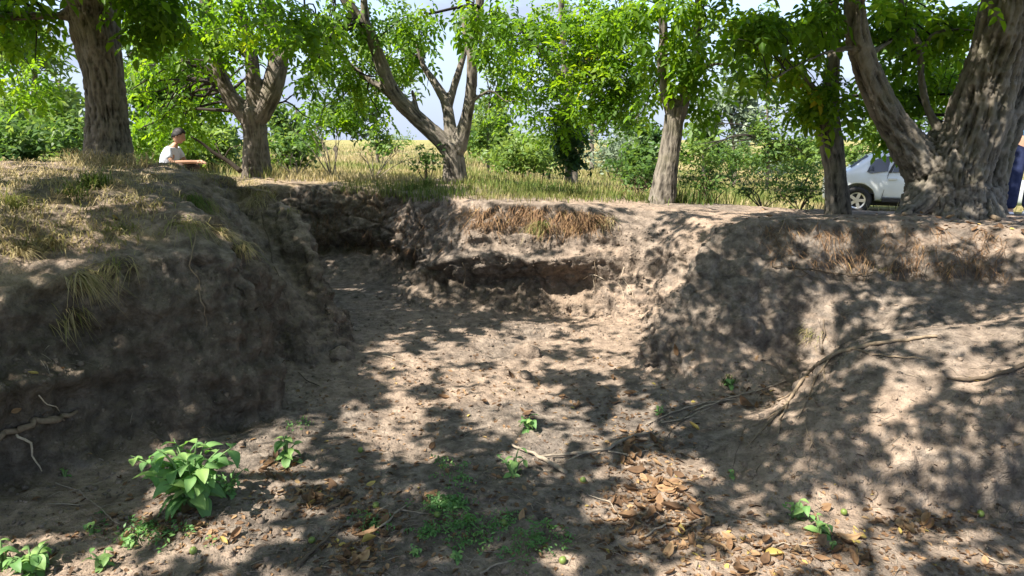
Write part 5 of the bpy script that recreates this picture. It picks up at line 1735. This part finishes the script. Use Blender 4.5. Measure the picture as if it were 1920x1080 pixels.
drop_leaf(1262, 905, 2, .11, 'large tan curled leaf right against the pale one')
drop_leaf(1610, 1005, 3, .10, 'pale yellow leaf right of the two seedlings')
drop_leaf(1418, 672, 2, .05, 'small whitish leaf in the shade of the right bank')
drop_leaf(1270, 655, 1, .09, 'dry leaf lodged on the foot of the right bank')
drop_leaf(32, 768, 2, .05, 'pinkish dry leaf on the mossy shelf')

bm = bmesh.new()
bmesh.ops.create_icosphere(bm, subdivisions=2, radius=1)
for w in bm.verts: w.co.z *= 1.12
nut_me = bpy.data.meshes.new('green_walnut')
bm.to_mesh(nut_me)
bm.free()
nut_me.polygons.foreach_set('use_smooth', np.ones(len(nut_me.polygons), bool))
nut_me.materials.append(MAT['nut'])
for (u, v, lab) in [(945, 985, 'green walnut lying right of the creeping green patch'), (1582, 965, 'green walnut lying right of the upper seedling'), (676, 848, 'green walnut on the left floor near a sunlit streak'), (705, 952, 'green walnut in the left leaf rut'),
                    (585, 1018, 'green walnut at the lower left beside a clod'), (363, 1038, 'green walnut below the large leafy weed'), (820, 970, 'green walnut inside the creeping green patch'), (1093, 905, 'green walnut right of the long forked stick'),
                    (1055, 1056, 'green walnut near the bottom edge right of the middle'), (1838, 968, 'green walnut under the right mound near the picture edge')]:
    g = pick(u, v)
    o = bpy.data.objects.new('green_walnut', nut_me)
    COL.objects.link(o)
    o.scale = (.0155,) * 3
    o.location = g[0] + Vector((0, 0, .014))
    o.rotation_euler = (random.uniform(-1, 1), random.uniform(-1, 1), 0)
    tag(o, lab, 'walnut', 'green walnuts on the floor')

# small litter: leaf bits, straw and crumbs
bits = np.array(leaflet(-.5, 0, 0, 1, .5, .2, .1, 0, True)[0]), np.array(leaflet(-.5, 0, 0, 1, .5, .2, .1, 0, True)[1])
P = []
for (u, v, su, sv, n) in CL + [(900, 900, 500, 180, 60), (1000, 700, 260, 80, 40), (1500, 1000, 300, 60, 40), (300, 1000, 250, 60, 40), (700, 780, 150, 60, 24)]:
    for _ in range(n * 7):
        g = pick(random.gauss(u, su * .8), random.gauss(v, sv * .8))
        if g and g[1].z > .35 and g[0].y < 9: P.append(tuple(g[0] + Vector((0, 0, .004))))
P = np.array(P)
o = obj('leaf_litter', crown_mesh('leaf_litter', [bits], P, RNG.uniform(.012, .045, len(P)), RNG.choice([.12, .3, .5, .7, .95], len(P), p=[.30, .28, .22, .18, .02]) + RNG.normal(0, .06, len(P)), (-.35, .35), .5), MAT['litter'])
tag(o, 'crumbled leaf litter scattered over the pit floor', 'leaf litter', kind='stuff')

P, _ = scatter_px(2600, [(-20, 560), (1940, 560), (1940, 1085), (-20, 1085)], 1.5, 8.5, .45)
N = len(P)
T = Tubes()
for p in P[:900]:
    a, l = random.uniform(0, 6.28), random.uniform(.02, .08)
    dx, dy = l * math.cos(a), l * math.sin(a)
    q = ground_at(p[0] + dx, p[1] + dy)[0]
    if abs(q.z - p[2]) > .05: continue
    T.add([(p[0], p[1], p[2] + .004, .0016), ((p[0] + q.x) / 2, (p[1] + q.y) / 2, (p[2] + q.z) / 2 + .008, .0018), (q.x, q.y, q.z + .004, .001)], 3, .05, False)
o = obj('twig_litter', T.mesh('twig_litter'), MAT['stick'])
tag(o, 'fine twigs and stalks littering the pit floor', 'litter', kind='stuff')

octa = np.array([(1, 0, 0), (-1, 0, 0), (0, 1, 0), (0, -1, 0), (0, 0, .8), (0, 0, -.8)], float)
octf = np.array([(0, 2, 4), (2, 1, 4), (1, 3, 4), (3, 0, 4), (2, 0, 5), (1, 2, 5), (3, 1, 5), (0, 3, 5)])
P1, _ = scatter_px(5200, [(-20, 560), (1940, 560), (1940, 1085), (-20, 1085)], 1.5, 8.5, .6)
P2, _ = scatter_px(1300, [(600, 540), (1230, 590), (1220, 640), (620, 620)], 3, 8.8)
P3, _ = scatter_px(1800, [(840, 400), (1330, 420), (1200, 600), (840, 590)], 5, 8.8)
P = np.vstack([P1, P2, P3])
N = len(P)
R3 = euler_mats(RNG.uniform(0, 6, N), RNG.uniform(-1, 1, N), RNG.uniform(-1, 1, N))
sc_ = np.clip(RNG.lognormal(-4.9, .55, N), .003, .03)
v = np.einsum('nij,nvj->nvi', R3, octa[None] * RNG.uniform(.6, 1.3, (N, 6, 3))) * sc_[:, None, None] + P[:, None, :]
f = (octf[None] + (np.arange(N) * 6)[:, None, None]).reshape(-1, 3)
me = np_mesh('soil_crumbs', v.reshape(-1, 3), f, {'dust_sun': np.repeat(RNG.uniform(0, .8, N), 6)})
tag(obj('soil_crumbs', me, MAT['soil']), 'loose crumbs of earth on floor and slopes', 'soil crumbs', kind='stuff')
# ------------------------------------------------------------------ white car behind the trees
def paint_material():
    M = Mat('white car paint')
    n = M.noise(M.objco(), 3.0, 5, 0.6)
    z = M.n('ShaderNodeSeparateXYZ', Vector=M.objco()).outputs[2]
    dirt = M.math('MULTIPLY', M.ramp(n, (0.35, (0, 0, 0)), (0.75, (1, 1, 1))), 0.35)
    c = M.mix(dirt, (0.50, 0.54, 0.57), (0.36, 0.34, 0.30))
    M.principled(c, 0.28, None, 0.5, 0.0, Coat__Weight=0.6, Coat__Roughness=0.08)
    return M.m


PAINT = paint_material()
GLASS = plain_material('tinted car glass', (0.012, 0.016, 0.024), 0.05, 0.7, vary=.05)
RUBBER = plain_material('tyre rubber', (0.022, 0.022, 0.023), 0.85, 0.2, vary=.2)
ALLOY = plain_material('alloy rim', (0.55, 0.55, 0.56), 0.3, 0.5, 0.7, vary=.05)
TRIM = plain_material('black trim', (0.02, 0.02, 0.021), 0.6, 0.3, vary=.1)
LAMPRED = plain_material('red lamp lens', (0.35, 0.012, 0.01), 0.15, 0.5, vary=.1)
LAMPCLR = plain_material('clear lamp lens', (0.6, 0.62, 0.64), 0.1, 0.6, vary=.05)
CHROME = plain_material('door handle paint', (0.50, 0.52, 0.53), 0.25, 0.5, .3, vary=.03)

prof_x = [0.02, .10, .30, .60, .85, 1.10, 1.42, 1.9, 2.4, 2.9, 3.3, 3.6, 4.0, 4.5, 4.75, 4.84]
prof_t = [0.86, .98, 1.06, 1.14, 1.36, 1.55, 1.66, 1.70, 1.69, 1.60, 1.36, 1.12, 1.04, .95, .84, .70]
prof_w = [.72, .82, .87, .90, .91, .92, .92, .92, .92, .92, .92, .91, .89, .84, .76, .66]


def ytop(x, z):
    """half width of the body side at height z"""
    w = float(np.interp(x, prof_x, prof_w))
    if z < 1.03: return w
    return w - (z - 1.03) * .36


def car(label, x, y, z, rot):
    r = empty('parked_car', (0, 0, 0))
    tag(r, label, 'car')
    V, F = [], []
    for x_, t_, w_ in zip(prof_x, prof_t, prof_w):
        sh = min(1.03, t_ - .05)
        gl = max(0, t_ - 1.03) * .36
        half = [(w_ * .86, .30), (w_ * .97, .40), (w_, .62), (w_ * 1.005, .82 if sh > .84 else sh - .04), (w_ * .985, sh), (w_ * .97 - gl * .55, (sh + t_) / 2 + .005), (w_ * .93 - gl, t_ - .035), (w_ * .72 - gl, t_ - .004), (0.0, t_ + .012)]
        ring = [(x_, -a, b) for a, b in half] + [(x_, a, b) for a, b in half[-2::-1]]
        V += ring
    m = 17
    for i in range(len(prof_x) - 1):
        for j in range(m):
            k = (j + 1) % m
            F.append((i * m + j, (i + 1) * m + j, (i + 1) * m + k, i * m + k))
    caps = [list(range(m)), list(range((len(prof_x) - 1) * m, len(prof_x) * m))[::-1]]
    me = bpy.data.meshes.new('body')
    me.from_pydata(V, [], [f[::-1] for f in F] + caps)
    me.update()
    bm = bmesh.new()
    bm.from_mesh(me)
    bmesh.ops.recalc_face_normals(bm, faces=bm.faces)
    bm.to_mesh(me)
    bm.free()
    me = evaluated(me, [('SUBSURF', {'levels': 2})])
    cut = bpy.data.meshes.new('cut')
    bm = bmesh.new()
    for wx in (.85, 3.62):
        for s in (-1, 1):
            bmesh.ops.create_cone(bm, cap_ends=True, segments=40, radius1=.43, radius2=.43, depth=.62,
                                  matrix=Matrix.Translation((wx, s * .80, .37)) @ Matrix.Rotation(math.pi / 2, 4, 'X'))
    bm.to_mesh(cut)
    bm.free()
    co_ = bpy.data.objects.new('cut', cut)
    COL.objects.link(co_)
    me = evaluated(me, [('BOOLEAN', {'object': co_, 'operation': 'DIFFERENCE', 'solver': 'EXACT'})])
    bpy.data.objects.remove(co_)
    me.polygons.foreach_set('use_smooth', np.ones(len(me.polygons), bool))
    me.materials.clear()
    body = obj('body', me, PAINT, r)

    def panel(name, poly, mat, thick=.012, parent=r, proud=.006, seams=False):
        """a pane or strip that follows both body sides"""
        for s in (-1, 1):
            V = []
            for off in (-.02, proud):
                for (px_, pz_) in poly: V.append((px_, s * (ytop(px_, pz_) + off), pz_))
            n = len(poly)
            F = [tuple(range(n)), tuple(range(n, 2 * n))[::-1]] + [(k, (k + 1) % n, n + (k + 1) % n, n + k) for k in range(n)]
            me = bpy.data.meshes.new(name)
            me.from_pydata(V, [], F)
            bm = bmesh.new()
            bm.from_mesh(me)
            bmesh.ops.recalc_face_normals(bm, faces=bm.faces)
            bm.to_mesh(me)
            bm.free()
            obj(name, me, mat, parent)

    panel('window', [(1.02, 1.10), (1.13, 1.36), (1.34, 1.47), (1.55, 1.50), (1.50, 1.12), (1.12, 1.06)], GLASS)
    panel('window', [(1.60, 1.09), (1.78, 1.53), (2.36, 1.57), (2.38, 1.09)], GLASS)
    panel('window', [(2.48, 1.09), (2.46, 1.57), (2.80, 1.53), (3.30, 1.12), (3.28, 1.09)], GLASS)
    panel('window_frame', [(1.51, 1.08), (1.72, 1.55), (1.77, 1.55), (1.58, 1.08)], TRIM, proud=.009)
    panel('window_frame', [(2.385, 1.085), (2.365, 1.575), (2.455, 1.575), (2.475, 1.085)], TRIM, proud=.009)
    panel('sill', [(1.42, .34), (1.42, .43), (3.16, .43), (3.16, .34)], TRIM, proud=.02)
    for poly in ([(1.415, .44), (1.425, .44), (1.525, 1.07), (1.515, 1.07)], [(2.405, .44), (2.415, .44), (2.425, 1.07), (2.415, 1.07)], [(1.43, .445), (1.43, .455), (3.15, .455), (3.15, .445)]):
        panel('door_seam', poly, TRIM, proud=.0035)
    panel('door_handle', [(1.53, .90), (1.53, .94), (1.72, .94), (1.72, .90)], CHROME, proud=.03)
    panel('door_handle', [(2.47, .90), (2.47, .94), (2.66, .94), (2.66, .90)], CHROME, proud=.03)
    panel('tail_light', [(.12, .80), (.14, 1.0), (.34, 1.0), (.28, .80)], LAMPRED, proud=.012)
    panel('headlight', [(4.30, .72), (4.30, .86), (4.62, .82), (4.70, .70)], LAMPCLR, proud=.012)
    panel('roof_rail', [(1.5, 1.62), (1.5, 1.645), (2.8, 1.64), (2.8, 1.615)], TRIM, proud=.035)
    # rear window and windscreen lie across the body
    for (x0, z0, x1, z1, w0, w1) in ((.64, 1.20, 1.02, 1.51, .66, .55), (3.52, 1.20, 3.02, 1.575, .68, .56)):
        nx_, nz_ = z1 - z0, -(x1 - x0)
        if x0 < 2: nx_, nz_ = -nx_, -nz_
        l = math.hypot(nx_, nz_)
        nx_, nz_ = nx_ / l * .03, abs(nz_ / l) * .03
        V = [(x0 + nx_, -w0, z0 + nz_), (x0 + nx_, w0, z0 + nz_), (x1 + nx_, w1, z1 + nz_), (x1 + nx_, -w1, z1 + nz_)]
        V += [(a - nx_ * 2, b, c - nz_ * 2) for a, b, c in V]
        me = bpy.data.meshes.new('windscreen')
        me.from_pydata(V, [], [(0, 1, 2, 3), (7, 6, 5, 4), (0, 4, 5, 1), (1, 5, 6, 2), (2, 6, 7, 3), (3, 7, 4, 0)])
        obj('windscreen', me, GLASS, r)
    for wx in (.85, 3.62):
        for s in (-1, 1):
            w = bpy.data.objects.new('wheel', None)
            COL.objects.link(w)
            w.parent = r
            w.location = (wx, s * .80, .355)
            bm = bmesh.new()
            sec = [(.21, -.11), (.30, -.115), (.335, -.10), (.355, -.06), (.355, .06), (.335, .10), (.30, .115), (.21, .11)]
            n = 40
            for k in range(n):
                a = 2 * math.pi * k / n
                for (rr, yy) in sec: bm.verts.new((rr * math.cos(a), yy, rr * math.sin(a)))
            bm.verts.ensure_lookup_table()
            for k in range(n):
                for j in range(len(sec)):
                    a, b = k * 8 + j, k * 8 + (j + 1) % 8
                    c, d_ = ((k + 1) % n) * 8 + (j + 1) % 8, ((k + 1) % n) * 8 + j
                    bm.faces.new([bm.verts[q] for q in (a, b, c, d_)])
            me = bpy.data.meshes.new('tyre')
            bm.to_mesh(me)
            bm.free()
            me.polygons.foreach_set('use_smooth', np.ones(len(me.polygons), bool))
            t = bpy.data.objects.new('tyre', me)
            me.materials.append(RUBBER)
            COL.objects.link(t)
            t.parent = w
            bm = bmesh.new()
            bmesh.ops.create_cone(bm, cap_ends=True, segments=40, radius1=.212, radius2=.212, depth=.10, matrix=Matrix.Translation((0, s * .0, 0)) @ Matrix.Rotation(math.pi / 2, 4, 'X'))
            for k in range(5):
                a = 2 * math.pi * k / 5
                M4 = Matrix.Rotation(a, 4, 'Y') @ Matrix.Translation((.115, s * .07, 0)) @ Matrix.Diagonal((.19, .05, .075, 1))
                bmesh.ops.create_cube(bm, size=1, matrix=M4)
            bmesh.ops.create_cone(bm, cap_ends=True, segments=20, radius1=.045, radius2=.035, depth=.06, matrix=Matrix.Translation((0, s * .08, 0)) @ Matrix.Rotation(-s * math.pi / 2, 4, 'X'))
            me = bpy.data.meshes.new('rim')
            bm.to_mesh(me)
            bm.free()
            me.materials.append(ALLOY)
            me.materials.append(TRIM)
            for fc_ in me.polygons:
                if fc_.area > .02 and len(fc_.vertices) > 20 and abs(fc_.center.x) < .02: fc_.material_index = 1
            bm = bmesh.new()
            bm.from_mesh(me)
            for k in range(40):
                a0, a1 = 2 * math.pi * k / 40, 2 * math.pi * (k + 1) / 40
                vs = [bm.verts.new((rr * math.cos(a), s * yy, rr * math.sin(a))) for a in (a0, a1) for rr, yy in ((.175, .085), (.222, .10))]
                bm.faces.new((vs[0], vs[1], vs[3], vs[2]))
            bm.to_mesh(me)
            bm.free()
            t = bpy.data.objects.new('rim', me)
            COL.objects.link(t)
            t.parent = w
    # inner wheel wells keep the arches dark and closed
    bm = bmesh.new()
    bmesh.ops.create_cube(bm, size=1, matrix=Matrix.Translation((2.3, 0, .36)) @ Matrix.Diagonal((3.9, 1.1, .30, 1)))
    me = bpy.data.meshes.new('underbody')
    bm.to_mesh(me)
    bm.free()
    obj('underbody', me, TRIM, r)
    r.location = (x, y, z)
    r.rotation_euler = (0, 0, rot)
    return r


cw = PY(1603, 400, 18.0)
cz = min(ground_at(cw.x, cw.y)[0].z, ground_at(cw.x + 2, cw.y)[0].z)
car('white off road car half hidden behind the massive trunk', cw.x - .47, cw.y + 1.07, ground_at(cw.x, cw.y)[0].z - .01, math.radians(-23))

# ------------------------------------------------------------------ people
SKIN = plain_material('skin', (0.42, 0.24, 0.16), 0.55, 0.35, vary=.08)
HAIR = plain_material('black hair', (0.012, 0.010, 0.010), 0.6, 0.3, vary=.2)
JEANS = plain_material('navy trousers', (0.022, 0.030, 0.075), 0.85, 0.15, vary=.25, scale=20)
TEAL = plain_material('blue top', (0.05, 0.12, 0.22), 0.85, 0.15, vary=.2, scale=15)
SHOE = plain_material('white shoes', (0.62, 0.62, 0.64), 0.6, 0.3, vary=.1)
STRAP = plain_material('pale blue strap', (0.45, 0.53, 0.66), 0.8, 0.2, vary=.1)
BROWN = plain_material('brown trousers', (0.10, 0.065, 0.05), 0.85, 0.15, vary=.2)


def shirt_material():
    M = Mat('white patterned shirt')
    n = M.n('ShaderNodeTexVoronoi', Scale=22.0, Vector=M.objco()).outputs['Distance']
    g = M.noise(M.objco(), 9, 2)
    c = M.mix(M.ramp(n, (0.10, (1, 1, 1)), (0.20, (0, 0, 0))), (0.62, 0.65, 0.74), M.mix(M.ramp(g, (.45, (0, 0, 0)), (.55, (1, 1, 1))), (0.10, 0.12, 0.30), (0.16, 0.30, 0.22)))
    M.principled(c, 0.85, None, 0.15)
    return M.m


SHIRT = shirt_material()


def skinned(name, chains, mat, parent, levels=2):
    """chains: lists of (x, y, z, radius[, radius_y]); chains that start on an existing joint share it"""
    bm = bmesh.new()
    lay = bm.verts.layers.skin.verify()
    seen = {}
    first = True
    for ch in chains:
        prev = None
        for p in ch:
            k = tuple(round(q, 4) for q in p[:3])
            if k not in seen:
                v = bm.verts.new(p[:3])
                v[lay].radius = (p[3], p[4] if len(p) > 4 else p[3])
                v[lay].use_root = first
                first = False
                seen[k] = v
            if prev is not None and prev is not seen[k] and not bm.edges.get((prev, seen[k])): bm.edges.new((prev, seen[k]))
            prev = seen[k]
    me = bpy.data.meshes.new(name)
    bm.to_mesh(me)
    bm.free()
    me = evaluated(me, [('SKIN', {'use_smooth_shade': True}), ('SUBSURF', {'levels': levels})])
    me.materials.clear()
    me.materials.append(mat)
    o = bpy.data.objects.new(name, me)
    COL.objects.link(o)
    o.parent = parent
    return o


def hand(w, d, up, s):
    """palm and five curled fingers from wrist w along d"""
    w, d, up = Vector(w), Vector(d).normalized(), Vector(up).normalized()
    sd = d.cross(up).normalized() * s
    palm = w + d * .085
    out = [[(*w, .022, .026), (*(w + d * .045), .020, .034), (*palm, .016, .036)]]
    for k, l in ((-1.5, .058), (-.5, .072), (.5, .076), (1.5, .066)):
        b = palm + sd * (k * .017) + d * .01
        out.append([(*palm, .016, .036), (*b, .010), (*(b + d * l * .5 - up * l * .18), .0085), (*(b + d * l * .75 - up * l * .55), .007)])
    t = w + d * .03
    out.append([(*(w + d * .045), .020, .034), (*(t + sd * .042 + d * .01), .012), (*(t + sd * .052 + d * .045 - up * .015), .009)])
    return out


def head(name, c, R, parent):
    """egg shaped skull with brow, nose, chin, eyes and ears; faces +x in R's frame"""
    bm = bmesh.new()
    bmesh.ops.create_icosphere(bm, subdivisions=4, radius=1)
    for v in bm.verts:
        x, y, z = v.co
        f = max(x, 0)
        jaw = max(0, -z)
        nx_ = x * .098 + .012 * jaw * f
        ny_ = y * .076 * (1 - .28 * jaw * jaw)
        nz_ = z * .122
        nose = math.exp(-((y / .16) ** 2) - ((z + .12) / .26) ** 2) * f
        nx_ += .030 * nose * (1.0 if z > -.35 else .2)
        eye = math.exp(-(((abs(y) - .42) / .17) ** 2) - ((z - .08) / .13) ** 2) * f
        nx_ -= .010 * eye
        mouth = math.exp(-((y / .3) ** 2) - ((z + .52) / .07) ** 2) * f
        nx_ -= .006 * mouth
        chin = math.exp(-((y / .3) ** 2) - ((z + .85) / .18) ** 2) * f
        nx_ += .018 * chin
        ear = math.exp(-(((x + .05) / .16) ** 2) - ((z + .02) / .22) ** 2) * (abs(y) > .8)
        ny_ += math.copysign(.022 * ear, y)
        v.co = (nx_, ny_, nz_)
    me = bpy.data.meshes.new(name)
    bm.to_mesh(me)
    bm.free()
    me.transform(Matrix.Translation(c) @ R)
    me.polygons.foreach_set('use_smooth', np.ones(len(me.polygons), bool))
    me.materials.append(SKIN)
    o = bpy.data.objects.new(name, me)
    COL.objects.link(o)
    o.parent = parent
    bm = bmesh.new()
    bmesh.ops.create_icosphere(bm, subdivisions=4, radius=1)
    dl = [v for v in bm.verts if v.co.z < -.12 + .70 * max(v.co.x, 0) - .55 * max(-v.co.x, 0) or (v.co.x > .62 and v.co.z < .55)]
    bmesh.ops.delete(bm, geom=dl, context='VERTS')
    for v in bm.verts:
        x, y, z = v.co
        j = 1 + .04 * math.sin(11 * y + 5 * x) * math.cos(9 * z)
        v.co = (x * .106 * j - .004, y * .085 * j, z * .134 * j + .003)
    me = bpy.data.meshes.new('hair')
    bm.to_mesh(me)
    bm.free()
    me = evaluated(me, [('SOLIDIFY', {'thickness': .012, 'offset': 0})])
    me.transform(Matrix.Translation(c) @ R)
    me.polygons.foreach_set('use_smooth', np.ones(len(me.polygons), bool))
    me.materials.append(HAIR)
    o = bpy.data.objects.new('hair', me)
    COL.objects.link(o)
    o.parent = parent


def sitter(label, loc, rot):
    r = empty('person', loc)
    tag(r, label, 'person')
    H, C, N = (0, 0, .13), (.10, 0, .38), (.215, 0, .625)
    S1, S2 = (.17, -.17, .555), (.17, .17, .555)
    hl, hr = (.10, -.12, .12), (.10, .12, .12)
    ch = [[(*H, .13, .15), (.05, 0, .25, .115, .14), (*C, .115, .15), (.16, 0, .52, .09, .14), (*N, .052), (.25, 0, .69, .05)]]
    for s, S in ((-1, S1), (1, S2)):
        E, W = (.26, s * .235, .36), (.54, s * .10, .37)
        ch.append([(.16, 0, .52, .09, .14), (*S, .058), (.205, s * .215, .48, .045), (*E, .038), (.40, s * .17, .365, .036), (*W, .026)])
        hd = hand(W, (.9, -s * .25, -.05), (0, 0, 1), s)
        hd[0][0] = (*W, .026)
        ch += hd
        K, A = (.44, s * .30, .30), (.30, -s * .08, .10)
        ch.append([(*H, .13, .15), (.08, s * .12, .14, .10), (.27, s * .23, .24, .082), (*K, .062), (.40, s * .12, .18, .052), (*A, .040), (.24, -s * .20, .06, .035)])
    skinned('body', ch, SKIN, r)
    sh = [[(-.01, 0, .15, .145, .165), (.05, 0, .27, .135, .158), (*C, .132, .168), (.155, 0, .53, .10, .15), (.205, 0, .595, .07, .075)]]
    for s, S in ((-1, S1), (1, S2)):
        sh.append([(.155, 0, .53, .10, .15), (*S, .072), (.20, s * .215, .48, .062), (.23, s * .225, .42, .060)])
    skinned('shirt', sh, SHIRT, r)
    tr = []
    for s in (-1, 1):
        tr.append([(0, 0, .10, .14, .16), (.08, s * .12, .14, .115), (.27, s * .23, .24, .095), (.44, s * .30, .30, .075), (.40, s * .12, .18, .066), (.31, -s * .06, .11, .055)])
    skinned('trousers', tr, BROWN, r)
    head('head', (.300, 0, .79), Matrix.Rotation(math.radians(24), 4, 'Y'), r)
    r.rotation_euler = (0, 0, rot)
    r.scale = (.84,) * 3


hp = PY(335, 255, 9.8)
g = ground_at(hp.x - .3, 9.8)[0]
sitter('person with black hair in a white patterned shirt sitting on the left mound', (hp.x - .25, 9.8, hp.z - .665), 0.0)


def stander(label, loc, rot):
    r = empty('person', loc)
    tag(r, label, 'person')
    ch = [[(0, 0, .95, .11, .15), (0, 0, 1.12, .10, .13), (.01, 0, 1.28, .11, .155), (0, 0, 1.42, .085, .13), (0, 0, 1.49, .05), (.02, 0, 1.55, .05)]]
    F = {-1: (.06, .02), 1: (-.16, .18)}
    for s in (-1, 1):
        E, W = (-.02, s * .25, 1.10), (.10, s * .24, .88)
        ch.append([(0, 0, 1.42, .085, .13), (0, s * .17, 1.40, .058), (-.01, s * .22, 1.25, .045), (*E, .037), (.05, s * .25, .98, .033), (*W, .025)])
        hd = hand(W, (.3, 0, -1), (1, 0, 0), s)
        hd[0][0] = (*W, .025)
        ch += hd
        fx_, fz_ = F[s]
        ch.append([(0, 0, .95, .11, .15), (0, s * .09, .88, .09), (.02 + fx_ * .4, s * .105, .50, .058), (fx_, s * .11, .09, .038), (fx_ + .10, s * .115, .04, .034)])
    skinned('body', ch, SKIN, r)
    sh = [[(0, 0, .92, .135, .17), (0, 0, 1.12, .125, .155), (.01, 0, 1.28, .13, .172), (0, 0, 1.42, .10, .145), (0, 0, 1.475, .065)]]
    for s in (-1, 1): sh.append([(0, 0, 1.42, .10, .145), (0, s * .17, 1.40, .072), (-.01, s * .22, 1.25, .062), (-.02, s * .25, 1.10, .056), (.04, s * .25, .99, .05)])
    skinned('jacket', sh, TEAL, r)
    tr = []
    for s in (-1, 1):
        fx_, fz_ = F[s]
        tr.append([(0, 0, .97, .125, .165), (0, s * .09, .88, .108), (.02 + fx_ * .4, s * .105, .50, .083), (fx_, s * .11, .10, .07)])
    skinned('trousers', tr, JEANS, r)
    for s in (-1, 1):
        fx_, fz_ = F[s]
        skinned('shoe', [[(fx_ - .05, s * .11, .055, .05), (fx_ + .03, s * .112, .05, .05), (fx_ + .13, s * .115, .04, .045, .038), (fx_ + .20, s * .118, .034, .030)]], SHOE, r)
    skinned('strap', [[(.135, -.06, 1.36, .012), (.15, -.02, 1.15, .014), (.155, 0.01, .95, .014), (.15, .0, .80, .012)], [(.135, .09, 1.36, .012), (.155, .05, 1.15, .013), (.155, 0.01, .95, .014)]], STRAP, r)
    head('head', (.035, 0, 1.645), Matrix.Rotation(math.radians(6), 4, 'Y'), r)
    r.rotation_euler = (0, 0, rot)


sp = PY(1906, 406, 8.6)
g = ground_at(sp.x, 8.6)[0]
stander('person in navy trousers and white shoes standing behind the massive trunk', (sp.x + .02, 8.6, g.z - .005), math.radians(-115))

# ------------------------------------------------------------------ dead branch beside the sitting person
T = Tubes()
b0 = PY(446, 318, 9.5)
p_ = lambda u, v, y, r: (*(PY(u, v, y) - b0), r)
T.add([p_(452, 322, 9.5, 0.0350), p_(430, 304, 9.5, 0.0294), p_(402, 287, 9.45, 0.0238), p_(378, 268, 9.4, 0.0168), p_(358, 256, 9.3, 0.0084)], 8, .06)
T.add([p_(418, 297, 9.5, 0.0154), p_(410, 282, 9.5, 0.0112), p_(404, 268, 9.5, 0.0056)], 6, .06)
T.add([p_(420, 298, 9.5, 0.0098), p_(432, 278, 9.5, 0.0070), p_(456, 272, 9.5, 0.0042)], 6, .06)
o = obj('fallen_branch', T.mesh('fallen_branch'), MAT['dark_wood'])
o.location = b0
tag(o, 'dark dead branch leaning on the mound right of the sitting person', 'branch')
